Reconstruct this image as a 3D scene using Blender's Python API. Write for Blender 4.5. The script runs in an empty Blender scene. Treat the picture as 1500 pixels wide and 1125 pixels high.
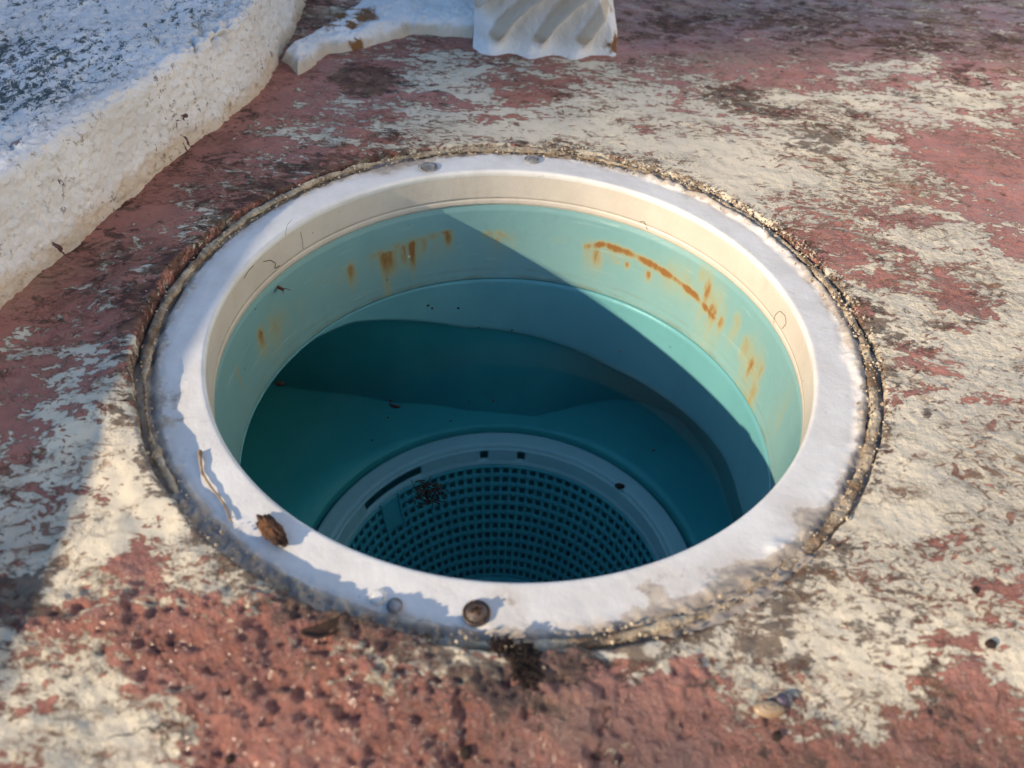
import bpy, math, random
import numpy as np
from mathutils import Matrix, Vector

S = 0.135                       # metres per scene unit: the skimmer collar is about 27 cm across
SC = bpy.context.scene
COL = SC.collection
R_ = math.radians

# ------------------------------------------------------------------ camera
CAM_P = (0.0, -1.82243699, 1.54865012)
CAM_R = ((0.99886085, -0.04764739, -0.00259313), (0.03146313, 0.69848937, -0.71492844), (0.03587575, 0.71403244, 0.69919282))
F_PX, W_PX, H_PX = 1239.999, 1500.0, 1125.0
cam = bpy.data.cameras.new("camera")
cam.sensor_fit = 'HORIZONTAL'
cam.sensor_width = 36.0
cam.lens = 36.0 * F_PX / W_PX
cam.clip_start = 0.01
cam.clip_end = 500.0
cam.dof.use_dof = True
cam.dof.focus_distance = 2.62 * S
cam.dof.aperture_fstop = 12.0
cam_o = bpy.data.objects.new("camera", cam)
COL.objects.link(cam_o)
m4 = Matrix([list(CAM_R[i]) + [CAM_P[i] * S] for i in range(3)] + [[0, 0, 0, 1]])
cam_o.matrix_world = m4
SC.camera = cam_o

# ------------------------------------------------------------------ sky, sun, exposure
SUN_AZ, SUN_EL = 34.0, 20.0     # heading the light travels towards, and its height
world = bpy.data.worlds.new("World")
SC.world = world
world.use_nodes = True
wn = world.node_tree
for n in list(wn.nodes):
    wn.nodes.remove(n)
wo = wn.nodes.new("ShaderNodeOutputWorld")
wb = wn.nodes.new("ShaderNodeBackground")
ws = wn.nodes.new("ShaderNodeTexSky")
ws.sky_type = 'NISHITA'
ws.sun_disc = False
ws.sun_elevation = R_(SUN_EL)
ws.sun_rotation = R_(236.0)
ws.air_density = 1.0
ws.dust_density = 0.0
ws.ozone_density = 3.2
wb.inputs[1].default_value = 0.15
wn.links.new(ws.outputs[0], wb.inputs[0])
wn.links.new(wb.outputs[0], wo.inputs[0])

sun = bpy.data.lights.new("sun", 'SUN')
sun.energy = 3.6
sun.angle = R_(0.53)
sun.color = (1.0, 0.815, 0.58)
sun_o = bpy.data.objects.new("sun", sun)
COL.objects.link(sun_o)
sd = Vector((math.cos(R_(SUN_AZ)) * math.cos(R_(SUN_EL)), math.sin(R_(SUN_AZ)) * math.cos(R_(SUN_EL)), -math.sin(R_(SUN_EL))))
sun_o.rotation_euler = sd.to_track_quat('-Z', 'Y').to_euler()
sun_o.location = (-2, -1.5, 3)

SC.view_settings.view_transform = 'Standard'
SC.view_settings.look = 'None'
SC.view_settings.gamma = 1.0
SC.view_settings.use_curve_mapping = False
SC.view_settings.exposure = 0.90
SC.render.engine = 'CYCLES'
SC.cycles.use_denoising = True
SC.cycles.max_bounces = 14
SC.cycles.diffuse_bounces = 8
SC.cycles.glossy_bounces = 4
SC.cycles.transparent_max_bounces = 12
SC.cycles.sample_clamp_indirect = 6.0

# ------------------------------------------------------------------ maths helpers
rng = np.random.RandomState(7)
random.seed(5)


def unproj(u, v, z):
    """point of the plane at height z that the photograph shows at a pixel (scene units)"""
    R = np.array(CAM_R)
    C = np.array(CAM_P)
    d = R @ np.array([(u - W_PX / 2) / F_PX, -(v - H_PX / 2) / F_PX, -1.0])
    return C + d * ((z - C[2]) / d[2])


def oncyl(u, v, r):
    """point of the far wall of the upright cylinder of radius r seen at a pixel"""
    R = np.array(CAM_R)
    C = np.array(CAM_P)
    d = R @ np.array([(u - W_PX / 2) / F_PX, -(v - H_PX / 2) / F_PX, -1.0])
    a = d[0] ** 2 + d[1] ** 2
    b = C[0] * d[0] + C[1] * d[1]
    c = C[0] ** 2 + C[1] ** 2 - r * r
    t = (-b + math.sqrt(max(b * b - a * c, 0))) / a
    p = C + d * t
    return math.atan2(p[1], p[0]), p[2]


def _hash(ix, iy, iz, seed):
    h = (ix.astype(np.int64) * 374761393 + iy.astype(np.int64) * 668265263 + iz.astype(np.int64) * 2147483647 + seed * 974711) & 0xFFFFFFFF
    h = ((h ^ (h >> 13)) * 1274126177) & 0xFFFFFFFF
    h = ((h ^ (h >> 16)) * 2246822519) & 0xFFFFFFFF
    h = h ^ (h >> 15)
    return (h & 0xFFFFFF) / float(0xFFFFFF)


def vnoise(P, f, seed=0):
    P = np.asarray(P, float) * f + 1000.0 + seed * 17.3
    i = np.floor(P).astype(np.int64)
    w = P - i
    w = w * w * w * (w * (w * 6 - 15) + 10)
    out = np.zeros(P.shape[:-1])
    for dx in (0, 1):
        for dy in (0, 1):
            for dz in (0, 1):
                k = (w[..., 0] if dx else 1 - w[..., 0]) * (w[..., 1] if dy else 1 - w[..., 1]) * (w[..., 2] if dz else 1 - w[..., 2])
                out += k * _hash(i[..., 0] + dx, i[..., 1] + dy, i[..., 2] + dz, seed)
    return out * 2 - 1


def fbm(P, f, octs=4, gain=0.5, seed=0):
    a, s, o = 1.0, 0.0, 0
    for k in range(octs):
        o = o + a * vnoise(P, f * 2.03 ** k, seed + k * 7)
        s += a
        a *= gain
    return o / s


def sstep(a, b, x):
    t = np.clip((x - a) / (b - a), 0, 1)
    return t * t * (3 - 2 * t)


def xyz(x, y, z=0.0):
    x, y = np.broadcast_arrays(np.asarray(x, float), np.asarray(y, float))
    return np.stack([x, y, np.broadcast_to(np.asarray(z, float), x.shape)], -1)


# ------------------------------------------------------------------ mesh helpers (coordinates in scene units)
def make_mesh(name, V, quads=None, polys=None, smooth=True, attrs=None):
    me = bpy.data.meshes.new(name)
    V = np.asarray(V, float).reshape(-1, 3)
    if quads is not None:
        Q = np.asarray(quads, np.int32)
        n = len(Q)
        me.vertices.add(len(V))
        me.vertices.foreach_set("co", (V * S).astype(np.float32).ravel())
        me.loops.add(n * 4)
        me.loops.foreach_set("vertex_index", Q.ravel())
        me.polygons.add(n)
        me.polygons.foreach_set("loop_start", np.arange(0, n * 4, 4, dtype=np.int32))
        me.update(calc_edges=True)
    else:
        me.from_pydata((V * S).tolist(), [], polys)
        me.update()
    if smooth:
        me.polygons.foreach_set("use_smooth", np.ones(len(me.polygons), bool))
    if attrs:
        for k, a in attrs.items():
            at = me.attributes.new(k, 'FLOAT', 'POINT')
            at.data.foreach_set("value", np.asarray(a, np.float32).ravel())
    return me


def grid_quads(nu, nv, wrap_u=False, flip=False, keep=None):
    iu = np.arange(nu if wrap_u else nu - 1)
    iv = np.arange(nv - 1)
    A, B = np.meshgrid(iu, iv, indexing='ij')
    A2 = (A + 1) % nu
    q = np.stack([A * nv + B, A2 * nv + B, A2 * nv + B + 1, A * nv + B + 1], -1)
    if flip:
        q = q[..., ::-1]
    if keep is not None:
        return q[keep]
    return q.reshape(-1, 4)


def link(name, me, mat, parent=None, loc=None):
    o = bpy.data.objects.new(name, me)
    COL.objects.link(o)
    if mat is not None and me is not None and not me.materials:
        me.materials.append(mat)
    if parent is not None:
        o.parent = parent
    if loc is not None:
        o.location = [c * S for c in loc]
    return o


def tag(o, label=None, cat=None, group=None, kind=None):
    if label:
        o['label'] = label
    if cat:
        o['category'] = cat
    if group:
        o['group'] = group
    if kind:
        o['kind'] = kind
    return o


def thing(name, label, cat, loc=(0, 0, 0), group=None):
    o = bpy.data.objects.new(name, None)
    o.empty_display_size = 0.02
    COL.objects.link(o)
    o.location = [c * S for c in loc]
    return tag(o, label, cat, group)


def revolve(prof, n, disp=None, a0=0.0, a1=2 * math.pi, flip=False):
    """surface of revolution; prof is a list of (r, z)"""
    full = abs(a1 - a0 - 2 * math.pi) < 1e-6
    ang = np.linspace(a0, a1, n, endpoint=not full)
    pr = np.array(prof, float)
    A, Rr = np.meshgrid(ang, pr[:, 0], indexing='ij')
    Z = np.broadcast_to(pr[:, 1], Rr.shape)
    V = np.stack([Rr * np.cos(A), Rr * np.sin(A), Z], -1)
    if disp is not None:
        V = disp(V, A, Rr)
    return V, grid_quads(n, len(pr), full, flip)


def resample(prof, step):
    out = [prof[0]]
    for a, b in zip(prof[:-1], prof[1:]):
        d = math.hypot(b[0] - a[0], b[1] - a[1])
        k = max(1, int(round(d / step)))
        for i in range(1, k + 1):
            out.append((a[0] + (b[0] - a[0]) * i / k, a[1] + (b[1] - a[1]) * i / k))
    return out


def tube(pts, rad, n=7, closed=False):
    pts = np.array(pts, float)
    m = len(pts)
    rad = np.broadcast_to(np.asarray(rad, float), (m,))
    T = np.gradient(pts, axis=0)
    if closed:
        T = np.roll(pts, -1, 0) - np.roll(pts, 1, 0)
    T /= np.linalg.norm(T, axis=1)[:, None] + 1e-12
    up = np.array([0, 0, 1.0])
    B = np.cross(T, up)
    bad = np.linalg.norm(B, axis=1) < 1e-3
    B[bad] = np.cross(T[bad], np.array([0, 1.0, 0]))
    B /= np.linalg.norm(B, axis=1)[:, None]
    N = np.cross(B, T)
    th = np.linspace(0, 2 * math.pi, n, endpoint=False)
    V = pts[:, None, :] + rad[:, None, None] * (np.cos(th)[None, :, None] * B[:, None, :] + np.sin(th)[None, :, None] * N[:, None, :])
    q = []
    for i in range(m if closed else m - 1):
        j = (i + 1) % m
        for k in range(n):
            l = (k + 1) % n
            q.append((i * n + k, i * n + l, j * n + l, j * n + k))
    polys = q
    if not closed:
        polys = q + [tuple(range(n))[::-1], tuple((m - 1) * n + k for k in range(n))]
    return V.reshape(-1, 3), polys


def blob(scale, n=24, rough=0.25, freq=2.2, seed=0, flat=0.0):
    """a lumpy closed stone-like body"""
    th = np.linspace(0, 2 * math.pi, n, endpoint=False)
    ph = np.linspace(0.02, math.pi - 0.02, n // 2)
    T, F = np.meshgrid(th, ph, indexing='ij')
    D = np.stack([np.cos(T) * np.sin(F), np.sin(T) * np.sin(F), np.cos(F)], -1)
    r = 1 + rough * fbm(D, freq, 4, 0.6, seed)
    V = D * r[..., None] * np.array(scale)
    if flat:
        V[..., 2] = np.maximum(V[..., 2], -flat * scale[2])
    nv = n // 2
    polys = grid_quads(n, nv, True, True).tolist()
    polys += [[i * nv for i in range(n)], [i * nv + nv - 1 for i in range(n)][::-1]]
    return V.reshape(-1, 3), polys


# ------------------------------------------------------------------ material helpers
class NT:
    def __init__(self, name):
        self.m = bpy.data.materials.new(name)
        self.m.use_nodes = True
        self.t = self.m.node_tree
        self.b = self.t.nodes["Principled BSDF"]
        self.out = self.t.nodes["Material Output"]
        self._co = None

    def n(self, typ, **kw):
        nd = self.t.nodes.new(typ)
        for k, v in kw.items():
            setattr(nd, k, v)
        return nd

    def l(self, a, b):
        self.t.links.new(a, b)

    def co(self, scale=(1, 1, 1), rot=(0, 0, 0)):
        if self._co is None:
            self._co = self.n("ShaderNodeTexCoord")
        mp = self.n("ShaderNodeMapping")
        self.l(self._co.outputs["Object"], mp.inputs["Vector"])
        mp.inputs["Scale"].default_value = [s / S for s in scale]
        mp.inputs["Rotation"].default_value = rot
        return mp.outputs[0]

    def attr(self, name):
        a = self.n("ShaderNodeAttribute")
        a.attribute_name = name
        return a.outputs["Fac"]

    def noise(self, vec, scale, detail=6, rough=0.6, dist=0.0):
        nd = self.n("ShaderNodeTexNoise")
        self.l(vec, nd.inputs["Vector"])
        nd.inputs["Scale"].default_value = scale
        nd.inputs["Detail"].default_value = detail
        nd.inputs["Roughness"].default_value = rough
        nd.inputs["Distortion"].default_value = dist
        return nd.outputs["Fac"]

    def voro(self, vec, scale, feature='F1', rand=1.0, out="Distance"):
        nd = self.n("ShaderNodeTexVoronoi", feature=feature)
        self.l(vec, nd.inputs["Vector"])
        nd.inputs["Scale"].default_value = scale
        nd.inputs["Randomness"].default_value = rand
        return nd.outputs[out]

    def math(self, op, a, b=None, c=None, clamp=False):
        nd = self.n("ShaderNodeMath", operation=op)
        nd.use_clamp = clamp
        for i, v in enumerate((a, b, c)):
            if v is None:
                continue
            if isinstance(v, (int, float)):
                nd.inputs[i].default_value = v
            else:
                self.l(v, nd.inputs[i])
        return nd.outputs[0]

    def rng(self, v, a, b, c=0.0, d=1.0, smooth=True):
        nd = self.n("ShaderNodeMapRange")
        nd.interpolation_type = 'SMOOTHSTEP' if smooth else 'LINEAR'
        self.l(v, nd.inputs["Value"])
        for k, x in zip(("From Min", "From Max", "To Min", "To Max"), (a, b, c, d)):
            nd.inputs[k].default_value = x
        return nd.outputs["Result"]

    def mix(self, f, a, b):
        nd = self.n("ShaderNodeMix", data_type='RGBA')
        for s, v in ((0, f), (6, a), (7, b)):
            if isinstance(v, (int, float)):
                nd.inputs[s].default_value = v
            elif isinstance(v, tuple):
                nd.inputs[s].default_value = (*v, 1)
            else:
                self.l(v, nd.inputs[s])
        return nd.outputs[2]

    def bump(self, h, strength=1.0, dist=0.01, normal=None):
        nd = self.n("ShaderNodeBump")
        nd.inputs["Strength"].default_value = strength
        nd.inputs["Distance"].default_value = dist * S
        self.l(h, nd.inputs["Height"])
        if normal is not None:
            self.l(normal, nd.inputs["Normal"])
        return nd.outputs[0]

    def set(self, color=None, rough=None, normal=None, spec=None):
        for k, v in (("Base Color", color), ("Roughness", rough), ("Normal", normal), ("Specular IOR Level", spec)):
            if v is None:
                continue
            if isinstance(v, (int, float)):
                self.b.inputs[k].default_value = v
            elif isinstance(v, tuple):
                self.b.inputs[k].default_value = (*v, 1)
            else:
                self.l(v, self.b.inputs[k])
        return self.m


# ---------- deck: two coats of paint, flaking
def mat_deck():
    M = NT("peeling_deck_paint")
    v = M.co()
    va = M.co((0.62, 1.3, 1.0), (0, 0, R_(14)))
    vb = M.co((0.75, 1.2, 1.0), (0, 0, R_(14)))
    red = M.attr("red")
    lump = M.attr("lump")
    grime_shade = M.attr("grime_shade")
    n1 = M.noise(va, 5.6, 10, 0.76, 0.9)
    n2 = M.noise(vb, 19.0, 7, 0.70, 1.4)
    n3 = M.noise(vb, 58.0, 4, 0.6, 0.6)
    n = M.math('ADD', M.math('MULTIPLY', n1, 0.50), M.math('MULTIPLY', n2, 0.33))
    n = M.math('ADD', n, M.math('MULTIPLY', n3, 0.17))
    th = M.math('MULTIPLY_ADD', red, 0.235, 0.3825)           # threshold from the paint map
    d = M.math('SUBTRACT', th, n)
    mask = M.rng(d, -0.004, 0.004)
    edge = M.rng(M.math('ABSOLUTE', d), 0.0, 0.02, 1.0, 0.0)
    # pale coat
    c1 = M.noise(v, 2.3, 5, 0.6)
    c2 = M.noise(v, 23.0, 5, 0.6)
    pale = M.mix(M.rng(c1, 0.35, 0.65), (0.68, 0.59, 0.435), (0.56, 0.495, 0.385))
    pale = M.mix(M.math('MULTIPLY', M.rng(c2, 0.52, 0.75), 0.55), pale, (0.33, 0.26, 0.17))
    # red coat
    r1 = M.noise(v, 4.0, 6, 0.65)
    r2 = M.noise(v, 34.0, 4, 0.6)
    redc = M.mix(M.rng(r1, 0.3, 0.7), (0.44, 0.185, 0.135), (0.315, 0.14, 0.108))
    redc = M.mix(M.math('MULTIPLY', M.rng(r2, 0.55, 0.78), 0.5), redc, (0.45, 0.28, 0.21))
    dull_shade = M.attr("dull_shade")
    redc = M.mix(M.math('MULTIPLY', dull_shade, M.rng(r1, 0.25, 0.6, 0.4, 0.95)), redc, (0.150, 0.080, 0.068))
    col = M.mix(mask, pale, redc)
    # dirt lying along the flake edges and in the hollows
    dn = M.noise(vb, 10.0, 9, 0.76, 0.6)
    df = M.noise(vb, 34.0, 6, 0.7, 0.5)
    gm = M.math('ADD', M.math('MULTIPLY', dn, 0.62), M.math('MULTIPLY', df, 0.38))
    gm = M.math('ADD', gm, M.math('MULTIPLY', M.math('MINIMUM', grime_shade, 1.1), 0.125))
    gr = M.rng(gm, 0.572, 0.618)
    col = M.mix(M.math('MULTIPLY', gr, 0.82), col, M.mix(M.rng(c2, 0.4, 0.6), (0.050, 0.034, 0.030), (0.13, 0.082, 0.055)))
    # small crumbled chips inside the pale coat
    crumb = M.rng(M.math('ADD', M.noise(va, 3.0, 5, 0.6), M.math('MULTIPLY', edge, 0.05)), 0.47, 0.57)
    ch = M.noise(vb, 27.0, 6, 0.68, 1.2)
    chip = M.math('MULTIPLY', M.rng(ch, 0.535, 0.57), crumb)
    col = M.mix(M.math('MULTIPLY', chip, M.math('SUBTRACT', 0.85, M.math('MULTIPLY', mask, 0.5))), col, M.mix(M.rng(r1, 0.42, 0.58), (0.20, 0.115, 0.07), (0.26, 0.10, 0.075)))
    # hairline cracks
    cn = M.math('ABSOLUTE', M.math('SUBTRACT', M.noise(v, 2.6, 6, 0.55, 0.8), 0.5))
    crack = M.math('MULTIPLY', M.rng(cn, 0.0, 0.007, 1.0, 0.0), M.math('MULTIPLY', M.rng(M.noise(v, 1.9, 2, 0.5), 0.5, 0.58), M.rng(M.attr("lift"), 0.1, 0.45)))
    col = M.mix(M.math('MULTIPLY', crack, 0.8), col, (0.055, 0.035, 0.03))
    tan = M.rng(M.noise(v, 1.7, 4, 0.55), 0.56, 0.72)
    col = M.mix(M.math('MULTIPLY', tan, 0.35), col, (0.36, 0.26, 0.15))
    sp = M.rng(M.voro(v, 55.0), 0.05, 0.12, 1.0, 0.0)
    spm = M.math('MULTIPLY', sp, M.rng(M.noise(v, 6.0, 3), 0.5, 0.66))
    col = M.mix(M.math('MULTIPLY', spm, 0.8), col, (0.05, 0.035, 0.03))
    # relief
    lift = M.attr("lift")
    h = M.math('MULTIPLY', M.rng(d, -0.007, 0.007), M.math('MULTIPLY', lift, 1.5))
    fine = M.noise(v, 42.0, 6, 0.65)
    mid = M.noise(vb, 17.0, 6, 0.66, 0.5)
    soft = M.noise(v, 5.0, 3, 0.5)
    am = M.math('ADD', M.math('MULTIPLY_ADD', lump, 1.25, 0.07), M.math('MULTIPLY', crumb, 0.5))
    h = M.math('ADD', h, M.math('MULTIPLY', M.math('SUBTRACT', fine, 0.5), M.math('MULTIPLY', am, 1.35)))
    h = M.math('ADD', h, M.math('MULTIPLY', M.math('SUBTRACT', mid, 0.5), M.math('MULTIPLY', am, 0.9)))
    h = M.math('ADD', h, M.math('MULTIPLY', soft, 0.25))
    h = M.math('SUBTRACT', h, M.math('MULTIPLY', crack, 0.8))
    h = M.math('SUBTRACT', h, M.math('MULTIPLY', chip, 0.35))
    nrm = M.bump(h, 0.85, 0.026)
    rough = M.mix(mask, (0.70,) * 3, (0.28,) * 3)
    rough = M.mix(M.math('MULTIPLY', lump, mask), rough, (0.17,) * 3)
    rough = M.mix(gr, rough, (0.75,) * 3)
    return M.set(col, rough, nrm, M.rng(lump, 0.0, 0.8, 0.05, 0.6))


def mat_collar():
    M = NT("weathered_white_plastic")
    v = M.co()
    dirt = M.attr("dirt")
    n = M.noise(v, 16.0, 7, 0.68)
    n3 = M.noise(v, 5.0, 5, 0.6)
    col = M.mix(M.rng(n3, 0.35, 0.7), (0.71, 0.685, 0.635), (0.60, 0.57, 0.52))
    k = M.rng(M.math('ADD', M.math('MULTIPLY', dirt, 1.0), M.math('MULTIPLY', M.math('SUBTRACT', n, 0.5), 1.7)), 0.40, 0.62)
    k2 = M.rng(M.math('ADD', dirt, M.math('MULTIPLY', M.math('SUBTRACT', n, 0.5), 1.2)), 0.78, 1.05)
    dcol = M.mix(M.rng(M.noise(v, 30.0, 5, 0.65), 0.4, 0.62), (0.52, 0.41, 0.27), (0.20, 0.135, 0.09))
    col = M.mix(M.math('MULTIPLY', k, 0.8), col, dcol)
    col = M.mix(M.math('MULTIPLY', k2, 0.55), col, (0.10, 0.065, 0.042))
    film = M.math('MULTIPLY', M.rng(dirt, 0.04, 0.34), M.rng(M.noise(v, 4.0, 6, 0.7), 0.3, 0.65, 0.25, 1.0))
    col = M.mix(M.math('MULTIPLY', film, 0.55), col, (0.47, 0.42, 0.365))
    smg = M.rng(M.noise(M.co((0.6, 1.4, 1), (0, 0, 0.6)), 9.0, 8, 0.75), 0.57, 0.70)
    col = M.mix(M.math('MULTIPLY', smg, 0.30), col, (0.36, 0.32, 0.28))
    sp = M.rng(M.voro(v, 42.0), 0.04, 0.10, 1.0, 0.0)
    spm = M.math('MULTIPLY', sp, M.rng(M.noise(v, 7.0, 3), 0.48, 0.62))
    col = M.mix(M.math('MULTIPLY', spm, 0.7), col, (0.12, 0.09, 0.075))
    h = M.math('ADD', M.math('MULTIPLY', M.noise(v, 36.0, 5, 0.6), 0.6), M.math('MULTIPLY', M.noise(v, 90.0, 3, 0.6), 0.3))
    h = M.math('ADD', h, M.math('MULTIPLY', n, M.math('MULTIPLY', dirt, 1.6)))
    nrm = M.bump(h, 0.27, 0.009)
    return M.set(col, M.rng(dirt, 0.1, 0.5, 0.5, 0.9), nrm, M.rng(dirt, 0.1, 0.5, 0.4, 0.1))


def mat_liner():
    M = NT("cream_collar_wall")
    v = M.co()
    vz = M.co((1, 1, 0.25))
    n = M.noise(v, 6.0, 6, 0.6)
    s = M.noise(vz, 22.0, 5, 0.6)
    col = M.mix(M.rng(n, 0.3, 0.7), (0.60, 0.53, 0.44), (0.54, 0.475, 0.39))
    col = M.mix(M.math('MULTIPLY', M.rng(s, 0.54, 0.75), 0.3), col, (0.48, 0.38, 0.28))
    sp = M.rng(M.voro(v, 20.0), 0.03, 0.075, 1.0, 0.0)
    spm = M.math('MULTIPLY', sp, M.rng(M.noise(v, 4.0, 3), 0.5, 0.6))
    col = M.mix(M.math('MULTIPLY', spm, 0.8), col, (0.10, 0.075, 0.06))
    nrm = M.bump(M.noise(v, 30.0, 5, 0.6), 0.3, 0.008)
    return M.set(col, 0.42, nrm, 0.4)


def mat_aqua(name, base, base2, rusty=False, rough=0.38):
    M = NT(name)
    v = M.co()
    n = M.noise(v, 3.2, 6, 0.6)
    n2 = M.noise(M.co((1, 1, 0.35)), 13.0, 5, 0.6)
    col = M.mix(M.rng(n, 0.3, 0.7), base, base2)
    col = M.mix(M.math('MULTIPLY', M.rng(n2, 0.52, 0.74), 0.22), col, tuple(c * 0.72 for c in base))
    if rusty:
        sc = M.math('MULTIPLY', M.attr("scum"), M.rng(M.noise(M.co((1, 1, 3)), 11.0, 6, 0.7), 0.38, 0.62))
        col = M.mix(M.math('MULTIPLY', sc, 0.55), col, (0.16, 0.17, 0.10))
        scr = M.rng(M.noise(M.co((1, 1, 14), (0.05, 0.08, 0)), 3.0, 8, 0.75), 0.60, 0.66)
        col = M.mix(M.math('MULTIPLY', scr, 0.25), col, (0.50, 0.62, 0.56))
        r = M.attr("rust")
        nz = M.noise(M.co((1, 1, 0.3)), 26.0, 6, 0.65)
        k = M.math('MULTIPLY', r, M.rng(nz, 0.25, 0.72, 0.45, 1.25))
        k = M.math('MINIMUM', k, 1.0)
        rc = M.mix(M.rng(k, 0.25, 0.95), (0.40, 0.315, 0.085), (0.235, 0.10, 0.02))
        col = M.mix(M.rng(k, 0.0, 0.85, 0.0, 0.95), col, rc)
        sp = M.rng(M.voro(v, 13.0), 0.03, 0.06, 1.0, 0.0)
        spm = M.math('MULTIPLY', sp, M.rng(M.noise(v, 3.0, 2), 0.5, 0.54))
        col = M.mix(spm, col, (0.06, 0.08, 0.07))
        sw = M.rng(M.voro(M.co((1, 1, 1), (0.4, 0.2, 1.0)), 5.5), 0.03, 0.045, 1.0, 0.0)
        col = M.mix(M.math('MULTIPLY', sw, M.rng(M.noise(v, 2.3, 2), 0.5, 0.54)), col, (0.72, 0.78, 0.7))
    nrm = M.bump(M.noise(v, 24.0, 4, 0.55), 0.2, 0.008)
    return M.set(col, rough, nrm, 0.45)


def mat_water():
    M = NT("pool_water")
    bm = M.bump(M.noise(M.co(), 2.2, 2, 0.4), 0.05, 0.02)
    geo = M.n("ShaderNodeNewGeometry")
    dp = M.n("ShaderNodeVectorMath", operation='DOT_PRODUCT')
    M.l(geo.outputs["Normal"], dp.inputs[0])
    M.l(geo.outputs["Incoming"], dp.inputs[1])
    cosi = M.math('ABSOLUTE', dp.outputs["Value"])
    sch = M.math('POWER', M.math('SUBTRACT', 1.0, cosi), 5.0)
    fres = M.math('MULTIPLY_ADD', sch, 0.9, 0.004)
    tr = M.n("ShaderNodeBsdfTransparent")
    tr.inputs["Color"].default_value = (0.70, 0.92, 0.93, 1)
    gl = M.n("ShaderNodeBsdfGlossy")
    gl.inputs["Roughness"].default_value = 0.015
    M.l(bm, gl.inputs["Normal"])
    mx = M.n("ShaderNodeMixShader")
    M.l(fres, mx.inputs[0])
    M.l(tr.outputs[0], mx.inputs[1])
    M.l(gl.outputs[0], mx.inputs[2])
    M.l(mx.outputs[0], M.out.inputs["Surface"])
    return M.m


def mat_plaster(name, light, dark, tanc, chips=0.0, black=0.0):
    M = NT(name)
    v = M.co()
    n = M.noise(v, 3.0, 7, 0.62)
    f = M.noise(v, 28.0, 6, 0.65)
    col = M.mix(M.rng(n, 0.35, 0.7), light, dark)
    low = M.attr("low")
    kt = M.rng(M.math('ADD', low, M.math('MULTIPLY', M.math('SUBTRACT', M.noise(v, 7.0, 6, 0.65), 0.5), 1.6)), 0.45, 0.95)
    col = M.mix(M.math('MULTIPLY', kt, 0.75), col, tanc)
    if chips:
        cn = M.noise(M.co((1, 1, 0.6)), 7.5, 5, 0.55, 0.5)
        ck = M.math('MULTIPLY', M.rng(cn, 0.665, 0.672), M.attr("face"))
        col = M.mix(ck, col, (0.10, 0.055, 0.06))
        pit = M.math('MULTIPLY', M.rng(M.noise(v, 40.0, 6, 0.75), 0.555, 0.62), M.rng(M.noise(v, 4.0, 3), 0.36, 0.58))
        col = M.mix(M.math('MULTIPLY', M.math('MULTIPLY', pit, M.attr("face")), 0.8), col, (0.16, 0.12, 0.09))
    if black:
        bn = M.noise(M.co((1.5, 1.0, 1.0), (0, 0, R_(35))), 20.0, 10, 0.82, 0.3)
        bz = M.noise(v, 2.2, 4, 0.6)
        tp = M.attr("top")
        bk = M.math('MULTIPLY', M.rng(M.math('ADD', bn, M.math('MULTIPLY', M.math('SUBTRACT', bz, 0.5), 0.38)), 0.515, 0.575), tp)
        col = M.mix(M.math('MULTIPLY', bk, black), col, (0.045, 0.06, 0.055))
    st = M.attr("stain")
    col = M.mix(M.rng(M.math('MULTIPLY', st, M.rng(M.noise(v, 12.0, 6, 0.7), 0.35, 0.65)), 0.15, 0.5), col, (0.20, 0.09, 0.03))
    h = M.math('ADD', M.math('MULTIPLY', f, 0.7), M.math('MULTIPLY', M.noise(v, 75.0, 4, 0.6), 0.35))
    nrm = M.bump(h, 0.7, 0.02)
    return M.set(col, 0.72, nrm, 0.3)


def mat_simple(name, c1, c2, scale=20.0, rough=0.7, bump=0.5, bdist=0.01, spec=0.3):
    M = NT(name)
    v = M.co()
    n = M.noise(v, scale, 6, 0.65)
    col = M.mix(M.rng(n, 0.35, 0.65), c1, c2)
    nrm = M.bump(M.noise(v, scale * 1.7, 5, 0.65), bump, bdist)
    return M.set(col, rough, nrm, spec)


DECK = mat_deck()
COLLAR = mat_collar()
LINER = mat_liner()
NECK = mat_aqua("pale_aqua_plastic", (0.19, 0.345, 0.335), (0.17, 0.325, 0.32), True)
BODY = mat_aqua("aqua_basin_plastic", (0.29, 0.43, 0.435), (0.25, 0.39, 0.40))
FLOOR = mat_aqua("shaded_teal_floor_plastic", (0.10, 0.46, 0.44), (0.08, 0.41, 0.40))  # saturated teal of the many-bounced shade down here put into the colour
THROAT = mat_aqua("shaded_aqua_plastic", (0.060, 0.345, 0.355), (0.05, 0.31, 0.32))  # shade of the recess under the band put into the wall colour
BASKET = mat_aqua("shaded_basket_plastic", (0.17, 0.54, 0.57), (0.14, 0.49, 0.53), rough=0.45)  # same plastic as the rim; deep shade under water put into its teal
RIM = mat_aqua("pale_basket_rim", (0.74, 0.74, 0.74), (0.68, 0.69, 0.70), rough=0.45)
WATER = mat_water()
CURB = mat_plaster("rough_white_render", (0.76, 0.745, 0.72), (0.62, 0.60, 0.565), (0.56, 0.44, 0.30), 1.0, 0.95)
PLASTER = mat_plaster("white_plaster", (0.76, 0.75, 0.73), (0.64, 0.62, 0.58), (0.47, 0.36, 0.23))
BEAD = mat_simple("dirty_sealant", (0.56, 0.46, 0.32), (0.16, 0.105, 0.065), 9.0, 0.92, 1.0, 0.018, 0.12)
BARK = mat_simple("rusty_brown_crust", (0.13, 0.055, 0.022), (0.03, 0.015, 0.010), 22.0, 0.75, 0.8, 0.02)
DARK = mat_simple("dark_dry_moss", (0.045, 0.026, 0.018), (0.012, 0.009, 0.008), 40.0, 0.85, 0.9, 0.02)
LEAF = mat_simple("dry_dark_leaf", (0.05, 0.025, 0.013), (0.02, 0.012, 0.008), 16.0, 0.55, 0.5, 0.012)
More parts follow.
